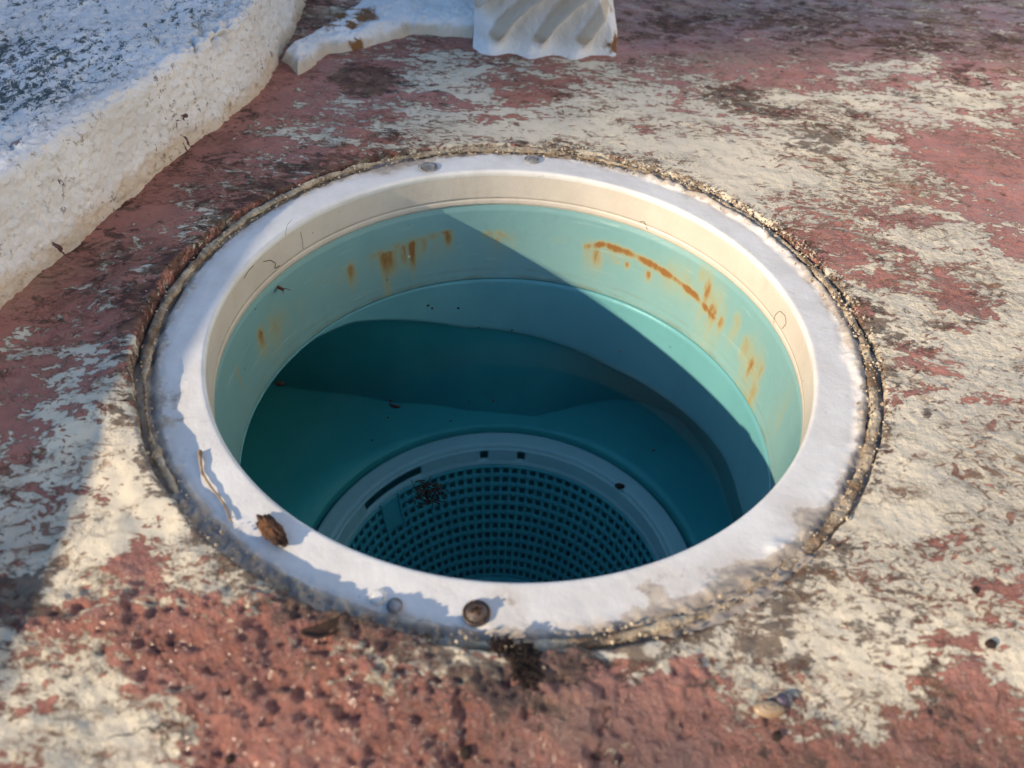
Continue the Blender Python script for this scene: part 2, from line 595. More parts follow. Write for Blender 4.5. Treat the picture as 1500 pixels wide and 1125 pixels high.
SHELL = mat_simple("striped_shell", (0.36, 0.27, 0.17), (0.24, 0.13, 0.06), 9.0, 0.4, 0.4, 0.006, 0.5)
SHELLD = mat_simple("dark_shell", (0.07, 0.055, 0.085), (0.03, 0.02, 0.025), 12.0, 0.4, 0.5, 0.008, 0.5)
METAL = mat_simple("rusted_screw_metal", (0.12, 0.075, 0.05), (0.025, 0.02, 0.018), 30.0, 0.5, 0.6, 0.008, 0.5)
GREY = mat_simple("grimy_plug", (0.36, 0.34, 0.32), (0.15, 0.14, 0.13), 26.0, 0.6, 0.6, 0.01)
ROOT = mat_simple("dry_root", (0.34, 0.26, 0.17), (0.16, 0.11, 0.075), 30.0, 0.8, 0.5, 0.006)
INSECT = mat_simple("reddish_husk", (0.22, 0.06, 0.035), (0.09, 0.03, 0.02), 26.0, 0.5, 0.3, 0.004)
CRUMB = mat_simple("mortar_crumb", (0.58, 0.48, 0.34), (0.26, 0.18, 0.11), 16.0, 0.75, 0.6, 0.01)
HOUSE = mat_simple("house_render", (0.62, 0.58, 0.52), (0.54, 0.50, 0.45), 0.05, 0.85, 0.2, 0.02)
WHITE = mat_simple("white_wall_paint", (0.82, 0.80, 0.76), (0.76, 0.74, 0.70), 0.05, 0.85, 0.2, 0.02)
TILE = mat_simple("roof_clay", (0.32, 0.13, 0.08), (0.24, 0.10, 0.07), 0.2, 0.8, 0.2, 0.02)
GLASS = mat_simple("window_glass", (0.03, 0.04, 0.05), (0.04, 0.05, 0.06), 0.1, 0.1, 0.0, 0.01, 0.6)


# ================================================================== pool deck
BASE0 = unproj(0, 430, 0.03)[:2]
BASE1 = unproj(420, 100, 0.03)[:2]
CDIR = (BASE1 - BASE0) / np.linalg.norm(BASE1 - BASE0)     # along the curb
CNRM = np.array([-CDIR[1], CDIR[0]])                        # into the curb, away from the deck

# where the photograph shows red paint (1) or the pale coat (0)
RED = [(150,320,.70),(80,400,.76),(250,280,.70),(330,200,.70),(400,150,.62),(60,500,.66),(20,560,.62),(100,600,.5),(120,560,.5),(150,640,.34),(50,680,.42),
(20,800,.45),(130,820,.12),(100,720,.3),(250,760,.08),(170,650,.16),(200,870,.74),(250,950,.95),(130,900,.66),(60,950,.55),(100,1060,.06),(30,1000,.22),
(180,1090,.12),(330,1000,.95),(300,1080,.9),(450,950,.8),(400,880,.34),(330,850,.3),(560,930,.8),(500,1050,.86),(650,1000,.5),(690,965,.22),(620,965,.45),(720,930,.25),(600,1080,.9),
(800,1050,.93),(900,1000,.88),(850,1100,.97),(945,945,.25),(1050,960,.9),(1000,1060,.95),(1120,925,.38),(1190,950,.85),(1255,990,.12),(1300,880,.14),
(1240,870,.25),(1350,945,.22),(1200,1080,.95),(1350,1060,.92),(1450,1000,.78),(1430,1080,.88),(1480,880,.68),(1400,850,.42),(1300,800,.14),(1400,750,.1),
(1450,650,.14),(1350,650,.12),(1330,560,.36),(1345,520,.58),(1390,440,.62),(1330,440,.14),(1250,400,.48),(1200,330,.58),(1150,310,.5),(1300,370,.5),
(1400,350,.32),(1450,280,.70),(1400,230,.72),(1460,210,.66),(1480,320,.6),(1480,430,.3),(1450,500,.14),(1350,250,.52),(1330,300,.52),(1250,230,.2),(1150,250,.12),(1050,250,.08),(1000,200,.16),
(900,200,.16),(950,170,.34),(850,170,.2),(780,120,.6),(700,140,.42),(650,110,.28),(600,150,.42),(550,130,.66),(520,200,.5),(640,180,.14),(450,200,.58),
(430,260,.6),(480,110,.76),(1000,60,.85),(950,30,.9),(1100,100,.68),(1200,50,.74),(1300,100,.5),(1400,60,.66),(1480,30,.66),(1300,160,.34),(1400,150,.36),
(1100,40,.8),(350,300,.62),(270,330,.68),(160,480,.66),(200,420,.64),(1040,140,.4),(1180,160,.34),(760,20,.8),(640,0,.6),(1255,1010,.08),(1230,975,.08),(1290,975,.1),(1120,950,.3),(1100,915,.3),(930,955,.15),(960,940,.2),(1160,900,.3),(1230,900,.7),(1170,980,.9),(1330,900,.12),(1330,970,.2),(1390,930,.5),(1480,830,.4),(1485,960,.2),(1440,830,.3),(1040,1000,.95),(680,955,.2),(560,1000,.35),(540,965,.8),(650,1060,.8),(740,1010,.85),(600,970,.4),(380,910,.8),(440,880,.3),(520,930,.75),(360,850,.15),(300,820,.15),(1180,870,.25),(1500,1120,.85),(0,1120,.5),(750,1120,.9)]
GRIME = [(520,105,1.6),(540,112,1.6),(1080,125,.9),(1250,150,.6),(1200,30,.5),(1050,30,.4),(430,250,.7),(470,215,.6),(380,290,.6),(230,420,.5),(765,975,1.0),
(1090,860,1.0),(1070,850,1.0),(1300,470,.9),(1100,880,.8),(330,860,.5),(480,920,.6),(1330,130,.5),(20,850,.6),(30,880,.6),(650,990,.5),(1340,930,.4),(1410,1000,.5),(1200,190,.5),(1060,140,.9),(1110,150,.8),(1160,160,.6),(1240,190,.7),(1400,110,.6),(1300,60,.6),(1000,40,.5),(1450,110,.5),(1350,50,.5),(1480,60,.5),(980,25,.6),(1120,20,.6),(1230,240,.5),(1150,200,.5),(610,110,.4),(660,135,.4),(820,130,.4),(330,160,.3),(290,230,.5),(120,350,.4),(1000,130,.4),(920,150,.4),(1420,840,.4),(1300,860,.4),(1200,1000,.3),(1000,980,.3),(880,1040,.3),(1300,1090,.4),(1120,1100,.4),
(700,260,.2),(200,520,.6),(215,440,.6),(560,190,.7),(490,235,.7)]
RPT = np.array([list(unproj(u, v, 0.03)[:2]) + [w] for u, v, w in RED])
GPT = np.array([list(unproj(u, v, 0.03)[:2]) + [w] for u, v, w in GRIME])


def deck_fields(x, y):
    P = xyz(x, y, 0.0)
    r = np.hypot(x, y)
    warp = 0.09
    wx = x + warp * fbm(P, 2.6, 3, 0.5, 31)
    wy = y + warp * fbm(P, 2.6, 3, 0.5, 57)
    num = np.full(x.shape, 0.5 * 1e-3)
    den = np.full(x.shape, 1e-3)
    for px, py, w in RPT:
        k = 1.0 / (((wx - px) ** 2 + (wy - py) ** 2) + 0.005) ** 2.0
        num += k * w
        den += k
    red = num / den
    # the red line of paint along the foot of the curb
    dc = (x - BASE0[0]) * CNRM[0] + (y - BASE0[1]) * CNRM[1]
    red = np.where(y < 1.75, red + 0.5 * sstep(-0.10, -0.05, dc), red)
    grime_shade = np.zeros(x.shape)
    for px, py, w in GPT:
        grime_shade += w * np.exp(-((x - px) ** 2 + (y - py) ** 2) / (2 * 0.075 ** 2))
    az = np.degrees(np.arctan2(y, x)) % 360
    grime_shade += 0.75 * sstep(1.10, 1.0, r) + 0.42 * sstep(1.5, 2.2, y) + 0.12 * sstep(0.9, 1.3, x) + 0.35 * sstep(-0.75, -1.05, x) * sstep(-0.3, 0.2, y)  # left and far terms also put the shade's darkness into the colour
    # rough, thick paint in the lower left corner and along the bottom
    lump = sstep(-0.72, -0.98, y) * sstep(0.75, -0.25, x)
    lump = np.maximum(lump, 0.55 * sstep(-0.8, -1.05, y))
    lump = lump * (0.15 + 0.85 * sstep(0.30, 0.62, red))
    lump = np.maximum(lump, 0.25 * sstep(0.7, 1.1, x) * sstep(1.4, 0.4, y))
    lift = np.where(y < -0.8, 0.4, -0.8) * np.ones(x.shape)
    lift = 0.5 * sstep(-0.6, -0.95, y) - 0.85 * (1 - sstep(-0.6, -0.95, y))
    dull_shade = sstep(-0.95, -1.2, y) * sstep(-0.25, 0.2, x) + sstep(1.7, 2.2, y) * 0.8  # puts the dimmer lower right and far edge into the red coat's colour
    return red, grime_shade, lump, lift, az, r, dull_shade


def deck_height(x, y, lump, az, r):
    P = xyz(x, y, 0.0)
    rim = np.where((az > 150) & (az < 290), 1.0, 0.0)
    rim = sstep(140, 175, az) * sstep(300, 270, az)
    h = 0.012 + 0.030 * rim * (0.85 + 0.5 * fbm(P, 7.0, 3, 0.55, 3))
    h = h + 0.012 * fbm(P, 1.1, 2, 0.5, 5)
    big = fbm(P, 24.0, 4, 0.62, 11)
    und = fbm(P, 7.0, 3, 0.5, 17)
    pits = -sstep(0.12, 0.45, fbm(P, 34.0, 3, 0.55, 13))
    rid = 1 - np.abs(fbm(P, 27.0, 4, 0.6, 19)) * 2
    near = sstep(4.5, 3.0, r)
    h = h + near * (lump * (0.011 * big + 0.014 * rid + 0.003 * pits + 0.012 * und) + 0.0040 * fbm(P, 16.0, 4, 0.6, 23))
    h = h - 0.14 * rim * sstep(0.0, 0.6, r - 1.0) * (0.35 + 0.65 * sstep(0.6, 0.0, r - 1.0))
    # lower right corner falls gently away
    h = h - 0.12 * sstep(-0.75, -1.4, y) * sstep(-0.45, 0.9, x)
    h = h * sstep(40, 5, r)
    return h


def build_deck():
    na = 1300
    rs = [1.004, 1.006]
    while rs[-1] < 3.6:
        rs.append(rs[-1] * 1.0056)
    while rs[-1] < 560:
        rs.append(rs[-1] * 1.07)
    rs = np.array(rs)
    ang = np.linspace(0, 2 * math.pi, na, endpoint=False)
    A, Rr = np.meshgrid(ang, rs, indexing='ij')
    # the cut edge of the deck wanders a little
    wob = 0.014 * fbm(np.stack([np.cos(A), np.sin(A), 0 * A], -1), 6.0, 4, 0.6, 41)
    Rr = Rr + (wob * 1.2 + 0.002) * sstep(1.3, 1.0, Rr)
    x, y = Rr * np.cos(A), Rr * np.sin(A)
    red, grime_shade, lump, lift, az, r, dull_shade = deck_fields(x, y)
    z = deck_height(x, y, lump, az, r)
    z[:, 1] -= 0.004
    z[:, 0] = -0.16
    V = np.stack([x, y, z], -1)
    me = make_mesh("pool_deck", V, grid_quads(na, len(rs), True, True), attrs=dict(red=red, grime_shade=grime_shade, lump=lump, lift=lift, dull_shade=dull_shade))
    return tag(link("pool_deck", me, DECK), kind='structure')


build_deck()


def deck_z(x, y):
    x, y = np.atleast_1d(np.asarray(x, float)), np.atleast_1d(np.asarray(y, float))
    _, _, lump, _, az, r, _ = deck_fields(x, y)
    return deck_height(x, y, lump, az, r)


# ================================================================== skimmer
skim = thing("pool_skimmer", "round pool skimmer well with white collar and aqua rust streaked throat set in the deck", "skimmer", (0, 0, 0))

# --- collar: white top flange
prof = [(0.8345, -0.022), (0.8335, -0.014)]
for t in np.linspace(0, math.pi / 2, 6)[1:]:
    prof.append((0.8435 - 0.010 * math.cos(t), -0.012 + 0.012 * math.sin(t)))
prof += resample([(0.8435, 0.0), (0.955, -0.004), (0.966, -0.012), (0.972, -0.018)], 0.006)[1:]
prof += resample([(0.974, -0.018), (1.016, -0.012)], 0.006) + [(1.05, -0.03)]


def collar_disp(V, A, Rr):
    C = np.stack([np.cos(A), np.sin(A), 0 * A], -1)
    k = sstep(0.915, 0.965, Rr)
    deg = np.degrees(A)
    right = sstep(80, 55, deg) + sstep(325, 345, deg)
    right = np.clip(right, 0, 1) * sstep(0.925, 0.955, Rr + 0.03 * fbm(V, 9.0, 4, 0.6, 71))
    V[..., 2] += k * 0.007 * fbm(V, 34.0, 5, 0.7, 61) + 0.0006 * fbm(V, 40.0, 3, 0.5, 66) * sstep(0.85, 0.86, Rr)
    V[..., 2] += right * (0.014 + 0.013 * fbm(V, 24.0, 4, 0.6, 63)) * sstep(1.01, 0.985, Rr)
    V[..., 2] += sstep(0.962, 0.975, Rr) * 0.014 * fbm(V, 18.0, 4, 0.6, 68)
    V[..., 2] += sstep(208, 222, deg) * sstep(300, 286, deg) * sstep(0.950, 0.968, Rr + 0.012 * fbm(V, 20.0, 4, 0.6, 75)) * (0.008 + 0.020 * fbm(V, 38.0, 5, 0.7, 69))
    front = sstep(285, 300, deg) * sstep(325, 312, deg) + 0.8 * sstep(215, 225, deg) * sstep(272, 262, deg) * sstep(0.95, 0.97, Rr)
    V[..., 2] += front * sstep(0.925, 0.96, Rr + 0.03 * fbm(V, 9.0, 4, 0.6, 73)) * (0.010 + 0.012 * fbm(V, 20.0, 4, 0.6, 67))
    return V


V, q = revolve(prof, 1100, collar_disp)
az = np.degrees(np.arctan2(V[..., 1], V[..., 0])) % 360
rr = np.hypot(V[..., 0], V[..., 1])
wid = 0.941 - 0.012 * fbm(V, 3.0, 3, 0.6, 81)
wid = wid + 0.010 * sstep(300, 330, az) * sstep(362, 350, az) - 0.02 * sstep(95, 110, az) * sstep(135, 118, az)
wid = wid - 0.01 * sstep(205, 190, az) * sstep(165, 178, az)
dirt = sstep(-0.02, 0.045, rr - wid) * 0.95 + 0.06
dirt += 0.14 * np.clip(sstep(80, 50, az) + sstep(320, 345, az), 0, 1) * sstep(0.90, 0.95, rr) + 0.10 * np.clip(sstep(100, 50, az) + sstep(310, 345, az), 0, 1)
dirt += 0.28 * sstep(285, 300, az) * sstep(328, 315, az) * sstep(0.93, 0.96, rr)
dirt += 0.55 * sstep(212, 226, az) * sstep(296, 282, az) * sstep(0.945, 0.965, rr)
dirt = np.clip(dirt + 0.25 * fbm(V, 14.0, 4, 0.6, 83) * sstep(0.90, 0.95, rr), 0, 1.2)
for (u, v, w, s) in [(625,243,.9,.022),(560,250,.5,.03),(1180,755,.8,.028),(1110,840,.55,.04),(960,870,.5,.05),(330,600,.25,.02),(590,240,.4,.03),(740,885,.45,.03),(1060,855,.5,.04),(250,585,.5,.03),(250,620,.4,.03)]:
    p = unproj(u, v, 0)
    dirt += w * np.exp(-((V[..., 0] - p[0]) ** 2 + (V[..., 1] - p[1]) ** 2) / (2 * s * s))
me = make_mesh("collar", V, q, attrs=dict(dirt=dirt))
link("collar", me, COLLAR, skim)

# --- collar wall, with its thin seam and lower lip
prof = [(0.8342, -0.0145), (0.8350, -0.112), (0.8395, -0.1135), (0.8395, -0.1165), (0.8362, -0.118), (0.8372, -0.138), (0.8430, -0.1395), (0.8430, -0.143)]
V, q = revolve(resample(prof, 0.008), 500)
link("collar_wall", make_mesh("collar_wall", V, q), LINER, skim)

# --- aqua throat ring, with the rust map
prof = resample([(0.8440, -0.1420), (0.8480, -0.1425), (0.8405, -0.166), (0.8380, -0.30), (0.8320, -0.468)], 0.005) + [(0.838, -0.478), (0.875, -0.483), (0.90, -0.46)]
V, q = revolve(prof, 1200)
AZ = np.arctan2(V[..., 1], V[..., 0])
ZZ = V[..., 2]
rust = np.zeros(AZ.shape)


def rust_blob(u, v, amt, wpx, down, up=3):
    """a stain at a pixel: half-width, drip length and head height in pixels"""
    global rust
    a, z = oncyl(u, v, 0.841)
    k = 1 / 330.0
    da = (AZ - a + math.pi) % (2 * math.pi) - math.pi
    w = 1.3 * wpx * k / 0.84
    fx = np.exp(-(da / w) ** 2)
    dz = ZZ - z
    fz = np.where(dz > 0, np.exp(-(dz / (up * k * 1.3)) ** 2), np.exp(-(np.minimum(dz, 0) / (down * k * 1.5)) ** 2))
    rust = np.maximum(rust, amt * fx * fz)


def rust_line(pts, amt, w):
    for (a, b) in zip(pts[:-1], pts[1:]):
        d = math.hypot(b[0] - a[0], b[1] - a[1])
        n = max(3, int(d / 1.2))
        for i in range(n):
            t = i / n
            rust_blob(a[0] + (b[0] - a[0]) * t, a[1] + (b[1] - a[1]) * t, amt * (0.8 + 0.2 * math.sin(a[0] + 5 * t)), w, w * 1.15, w)


for b in [(568,370,1.0,11,24),(563,390,.6,7,40),(590,362,.8,5,24,4),(603,357,.95,5,30,5),(622,350,.7,5,18),(655,344,.8,6,14),(513,394,.75,6,22,8),
          (496,402,.3,6,14),(380,490,.7,9,22,8),(400,474,.45,5,14),(408,466,.4,4,12),(440,440,.22,9,20,6),(346,540,.45,3,22),(420,455,.2,20,9,5),(478,402,.18,26,10,8),
          (875,368,.75,8,20),(862,362,.5,6,22),(920,386,.8,4,6),(951,400,.85,4,8,4),(905,382,.5,4,5),(1036,425,.75,6,24,20),(1045,455,.9,8,18,10),(1056,470,.7,7,10,8),(1032,405,.4,12,20,14),
          (1080,470,.55,7,30,10),(1095,500,.55,8,24,8),(1103,535,.85,6,26,16),(1118,540,.5,6,34,12),(1108,570,.55,10,44,16),(1150,600,.3,6,36,30),(820,350,.18,7,6),(830,348,.2,3,3),
          (733,350,.4,14,18,8),(725,360,.25,6,22)]:
    rust_blob(*b)
for b in [(1000,412,.40,34,24,22),(1045,448,.48,20,44,26),(1105,528,.46,18,54,26),(900,368,.32,34,14,10),(600,360,.46,44,26,12),(400,480,.36,26,32,20),(735,350,.3,20,20,12),(500,400,.2,30,26,16),(1145,590,.16,12,60,40),(960,396,.2,26,26,10)]:
    rust_blob(*b)
rust_line([(548,374),(580,360),(615,350),(650,342)], .62, 5)
rust_line([(640,341),(662,339)], .8, 3)
rust_line([(712,342),(735,342),(746,350)], .65, 5)
rust_line([(722,348),(744,355)], .6, 3)
rust_line([(858,360),(885,357),(920,369),(955,386),(990,408),(1020,432),(1036,452),(1050,468)], 1.2, 4.0)
rust_line([(862,352),(890,352),(910,360)], .35, 3)
me = make_mesh("throat_ring", V, q, attrs=dict(rust=np.clip(rust, 0, 1.25), scum=np.exp(-((ZZ + 0.462) / 0.010) ** 2) + 0.5 * np.exp(-((ZZ + 0.425) / 0.006) ** 2)))
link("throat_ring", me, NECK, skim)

# --- basin below the water: closed wall on the right, wide opening towards the pool on the left
TH = np.linspace(0, 360, 420, endpoint=False)


def ring_table(tab):
    a = np.array([t[0] for t in tab] + [tab[0][0] + 360.0])
    b = np.array([t[1] for t in tab] + [tab[0][1]])
    t = np.where(TH < a[0], TH + 360, TH)
    v = np.interp(t, a, b)
    return (np.roll(v, 2) + np.roll(v, 1) + v + np.roll(v, -1) + np.roll(v, -2)) / 5


zb = ring_table([(-60, -.76), (-2, -.775), (15, -.76), (29, -.78), (42, -.796), (59, -.80), (70, -.776), (84, -.744), (104, -.70), (120, -.607), (136, -.51), (148, -.480), (228, -.480), (250, -.60), (275, -.75)])
rf = ring_table([(-60, .95), (0, .98), (21, 1.01), (30, 1.075), (40, 1.147), (48, 1.19), (56, 1.176), (63, 1.12), (69, 1.025), (75, .93), (82, .862), (92, .866), (103, .895), (121, 1.047), (134, 1.32), (142, 1.61), (155, 2.2), (200, 2.2), (215, 1.5), (230, 1.0), (270, .95)])
CT, ST = np.cos(np.radians(TH)), np.sin(np.radians(TH))


def polar_sheet(name, rz, mat):
    """skin through rings whose radius and height change round the well"""
    n = len(rz)
    V = np.stack([np.stack([r * CT, r * ST, z + 0 * CT], -1) for r, z in rz], 1)
    return link(name, make_mesh(name, V, grid_quads(len(TH), n, True)), mat, skim)


one = np.ones(len(TH))
rb = lambda z: 0.832 - 0.055 * (-0.474 - z)
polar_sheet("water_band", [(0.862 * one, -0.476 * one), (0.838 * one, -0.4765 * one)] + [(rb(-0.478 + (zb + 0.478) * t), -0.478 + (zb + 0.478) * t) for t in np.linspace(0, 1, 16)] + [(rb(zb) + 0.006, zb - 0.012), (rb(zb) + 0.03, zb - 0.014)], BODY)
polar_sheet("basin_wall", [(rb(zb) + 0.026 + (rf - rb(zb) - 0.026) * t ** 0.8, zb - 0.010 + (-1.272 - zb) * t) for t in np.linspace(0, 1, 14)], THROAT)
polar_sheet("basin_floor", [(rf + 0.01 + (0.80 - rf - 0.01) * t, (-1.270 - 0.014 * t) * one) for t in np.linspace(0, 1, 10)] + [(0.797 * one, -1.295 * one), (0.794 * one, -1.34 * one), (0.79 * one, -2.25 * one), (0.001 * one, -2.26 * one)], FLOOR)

# --- sealant bead between collar and deck
na = 700
na = 1400
th = np.linspace(0, 2 * math.pi, na, endpoint=False)
C3 = np.stack([np.cos(th), np.sin(th), 0 * th], -1)
br = 0.984 + 0.009 * fbm(C3, 7.0, 5, 0.6, 91)
bz = 0.000 + 0.006 * fbm(C3, 7.0, 4, 0.6, 92)
bw = (0.0115 + 0.0070 * fbm(C3, 14.0, 5, 0.65, 93)) * (0.35 + 0.65 * sstep(0.30, 0.12, fbm(C3, 3.1, 4, 0.6, 97)))
deg = np.degrees(th)
bz = bz - 0.014 * sstep(216, 224, deg) * sstep(268, 262, deg) - 0.012 * np.clip(sstep(15, 30, deg) * sstep(75, 60, deg), 0, 1) - 0.014 * sstep(288, 298, deg) * sstep(322, 310, deg)
V, polys = tube(np.stack([br * np.cos(th), br * np.sin(th), bz], -1), bw, 12, True)
V[..., 2] *= 0.75
V = V + 0.0058 * np.stack([fbm(V, 55.0, 5, 0.72, s) for s in (94, 95, 96)], -1)
link("sealant_bead", make_mesh("sealant_bead", V, None, polys), BEAD, skim)


# --- screws on the collar
def screw(name, u, v, rad, mat, dome, label=None):
    p = unproj(u, v, 0.004)
    prof = [(rad * 1.22, -0.004), (rad * 1.22, 0.003), (rad * 1.08, 0.005), (rad * 1.02, -0.002), (rad * 0.96, 0.004)]
    for t in np.linspace(0, 1, 7)[1:]:
        prof.append((rad * 0.96 * (1 - t), 0.004 + dome * math.sin(t * math.pi / 2)))
    V, q = revolve(prof, 32)
    V = V + np.array([p[0], p[1], 0.001])
    V[..., 2] += 0.0016 * fbm(V, 60, 3, 0.6, 7)
    o = link(name, make_mesh(name, V, q), mat, skim)
    if label:
        o['label'] = label
    return o, p


so, sp = screw("screw", 698, 897, 0.024, METAL, 0.012, "big rusted screw head at the near edge of the collar")
V, polys = [], []
for a in (0.5, 0.5 + math.pi / 2):                     # crossed slot, filled with rust
    d = np.array([math.cos(a), math.sin(a)]) * 0.013
    e = np.array([-math.sin(a), math.cos(a)]) * 0.0028
    b = len(V)
    V += [(sp[0] + s * d[0] + t * e[0], sp[1] + s * d[1] + t * e[1], z) for z in (0.012, 0.0195) for s, t in ((-1, -1), (1, -1), (1, 1), (-1, 1))]
    polys += [[b + k for k in f] for f in ((4, 5, 6, 7), (0, 1, 5, 4), (1, 2, 6, 5), (2, 3, 7, 6), (3, 0, 4, 7))]
link("cross_slot", make_mesh("cross_slot", V, None, polys, False), BARK, so)
screw("screw", 779, 233, 0.022, GREY, 0.004, "small grey screw at the far edge of the collar")
screw("screw", 628, 244, 0.026, GREY, 0.003, "grimy screw hole plug at the far edge of the collar")
screw("paint_blister", 553, 873, 0.014, COLLAR, 0.002)
screw("paint_blister", 578, 886, 0.014, GREY, 0.003)

# crumbs of mortar caught round the bead
V, polys = [], []
for i in range(2600):
    pick = rng.rand()
    if pick < 0.5:
        a = R_(rng.uniform(-22, 85)); r0 = rng.uniform(0.94, 1.03)
    elif pick < 0.75:
        a = R_(rng.uniform(85, 165)); r0 = rng.normal(0.968, 0.009)
    else:
        a = R_(rng.uniform(165, 338)); r0 = rng.normal(0.985, 0.02)
        if r0 < 0.962:
            continue
    s = 0.0014 + 0.0050 * rng.rand() ** 3.0
    z = 0.002 if r0 < 1.0 else 0.014 + 0.02 * (165 < math.degrees(a) % 360 < 290)
    if 0.962 < r0 < 1.0:
        z = 0.010
    c = np.array([r0 * math.cos(a), r0 * math.sin(a), z])
    D = np.array([(1, 0, 0), (-.5, .87, 0), (-.5, -.87, 0), (0.1, 0, .9), (0, 0.1, -.9)]) * s * (0.7 + 0.6 * rng.rand(5, 1))
    rot = rng.rand() * 6.28
    D = D @ np.array([[math.cos(rot), math.sin(rot), 0], [-math.sin(rot), math.cos(rot), 0], [0, 0, 1]])
    b = len(V)
    V += (c + D).tolist()
    polys += [[b + k for k in f] for f in ((0, 1, 3), (1, 2, 3), (2, 0, 3), (1, 0, 4), (2, 1, 4), (0, 2, 4))]
tag(link("mortar_crumbs", make_mesh("mortar_crumbs", V, None, polys, False), CRUMB), kind='stuff')

# ================================================================== strainer basket
bask = thing("strainer_basket", "round aqua strainer basket with square holes at the bottom of the skimmer", "basket", (0, 0, -2.08))
OFF = np.array([0.0, 0.0, 2.08])
# rim flange
prof = [(0.770, -1.345), (0.778, -1.335), (0.778, -1.306), (0.772, -1.300)] + resample([(0.772, -1.300), (0.705, -1.300)], 0.012)[1:] + [(0.700, -1.305), (0.698, -1.318)]
V, q = revolve(prof, 240)
link("rim", make_mesh("rim", V + OFF, q), RIM, bask)
# plain band under the rim, with the handle slot and two notches left open
na = 360
bp = [(0.698, -1.316), (0.696, -1.328), (0.692, -1.352), (0.688, -1.372), (0.684, -1.395), (0.672, -1.405)]
V, q0 = revolve(bp, na)
keep = np.ones((na, len(bp) - 1), bool)
degs = (np.arange(na) + 0.5) * 360.0 / na
keep[(degs > 123) & (degs < 149), 1:3] = False
for d0 in (98.5, 84.5):
    keep[np.abs(degs - d0) < 1.3, 1:3] = False
q = grid_quads(na, len(bp), True, False, keep)
o = link("band", make_mesh("band", V + OFF, q), RIM, bask)
md = o.modifiers.new("wall", 'SOLIDIFY')
md.thickness = 0.012 * S
md.offset = 1.0
# lattice wall
NC, NR = 100, 12
ae, ze = [], [-1.402]
for i in range(NC):
    c = 2 * math.pi * i / NC
    ae += [c - 0.31 * 2 * math.pi / NC, c + 0.31 * 2 * math.pi / NC]
dz = 0.0555
for j in range(NR):
    ze += [-1.413 - dz * j - 0.005, -1.413 - dz * j - 0.005 - dz * 0.60]
ze.append(-2.085)
ae, ze = np.array(ae), np.array(ze)
A, Z = np.meshgrid(ae, ze, indexing='ij')
Rr = 0.672 - 0.150 * ((-1.402 - Z) / 0.683) ** 1.25
V = np.stack([Rr * np.cos(A), Rr * np.sin(A), Z], -1)
keep = np.ones((len(ae), len(ze) - 1), bool)
for i in range(NC):
    d0 = 360.0 * i / NC
    for j in range(NR):
        if 136 < d0 < 142 and j < 3:
            continue                                    # the moulded rib under the handle slot has no holes
        keep[2 * i, 1 + 2 * j] = False
q = grid_quads(len(ae), len(ze), True, False, keep)
o = link("lattice_wall", make_mesh("lattice_wall", V + OFF, q, smooth=False), BASKET, bask)
md = o.modifiers.new("wall", 'SOLIDIFY')
md.thickness = 0.009 * S
md.offset = 1.0
# moulded rib
V, polys = [], []
for a in (R_(134.5), R_(143.0)):
    b = len(V)
    for zz in np.linspace(-1.39, -1.60, 6):
        r0 = 0.672 - 0.150 * (max(-1.402 - zz, 0) / 0.683) ** 1.25
        for rr_, da in ((r0 + 0.01, -0.006), (r0 - 0.018, -0.006), (r0 - 0.018, 0.006), (r0 + 0.01, 0.006)):
            V.append((rr_ * math.cos(a + da), rr_ * math.sin(a + da), zz + 2.08))
    for i in range(5):
        for kk in range(4):
            polys.append((b + i * 4 + kk, b + i * 4 + (kk + 1) % 4, b + (i + 1) * 4 + (kk + 1) % 4, b + (i + 1) * 4 + kk))
    polys += [(b, b + 1, b + 2, b + 3), (b + 23, b + 22, b + 21, b + 20)]
link("moulded_rib", make_mesh("moulded_rib", V, None, polys, False), BASKET, bask)
# perforated floor
pit, hs = 0.062, 0.018
V, polys = [], []
vid = {}


def vget(x, y):
    k = (round(x, 4), round(y, 4))
    if k not in vid:
        vid[k] = len(V)
        V.append((x, y, -2.078 + 2.08))
    return vid[k]


edges = []
for i in range(-9, 10):
    edges += [i * pit - hs, i * pit + hs]
for i in range(len(edges) - 1):
    for j in range(len(edges) - 1):
        x0, x1, y0, y1 = edges[i], edges[i + 1], edges[j], edges[j + 1]
        cx, cy = (x0 + x1) / 2, (y0 + y1) / 2
        if math.hypot(cx, cy) > 0.52:
            continue
        if i % 2 == 0 and j % 2 == 0 and math.hypot(cx, cy) < 0.46 and ((i // 2 + j // 2) % 2 == 0):
            continue
        polys.append([vget(x0, y0), vget(x1, y0), vget(x1, y1), vget(x0, y1)])
o = link("basket_floor", make_mesh("basket_floor", V, None, polys, False), BASKET, bask)
md = o.modifiers.new("wall", 'SOLIDIFY')
md.thickness = 0.014 * S

# ================================================================== water
arcw = [(math.cos(t) * 0.8345, math.sin(t) * 0.8345) for t in np.linspace(0, 2 * math.pi, 200, endpoint=False)]
out2 = arcw
k = len(out2)
WZ = -0.4700
wobj = link("water", make_mesh("water", [(x, y, WZ) for x, y in out2], None, [list(range(k))], False), WATER)
tag(wobj, kind='structure')

def gp(u, v, z=0.03):
    return tuple(unproj(u, v, z)[:2])


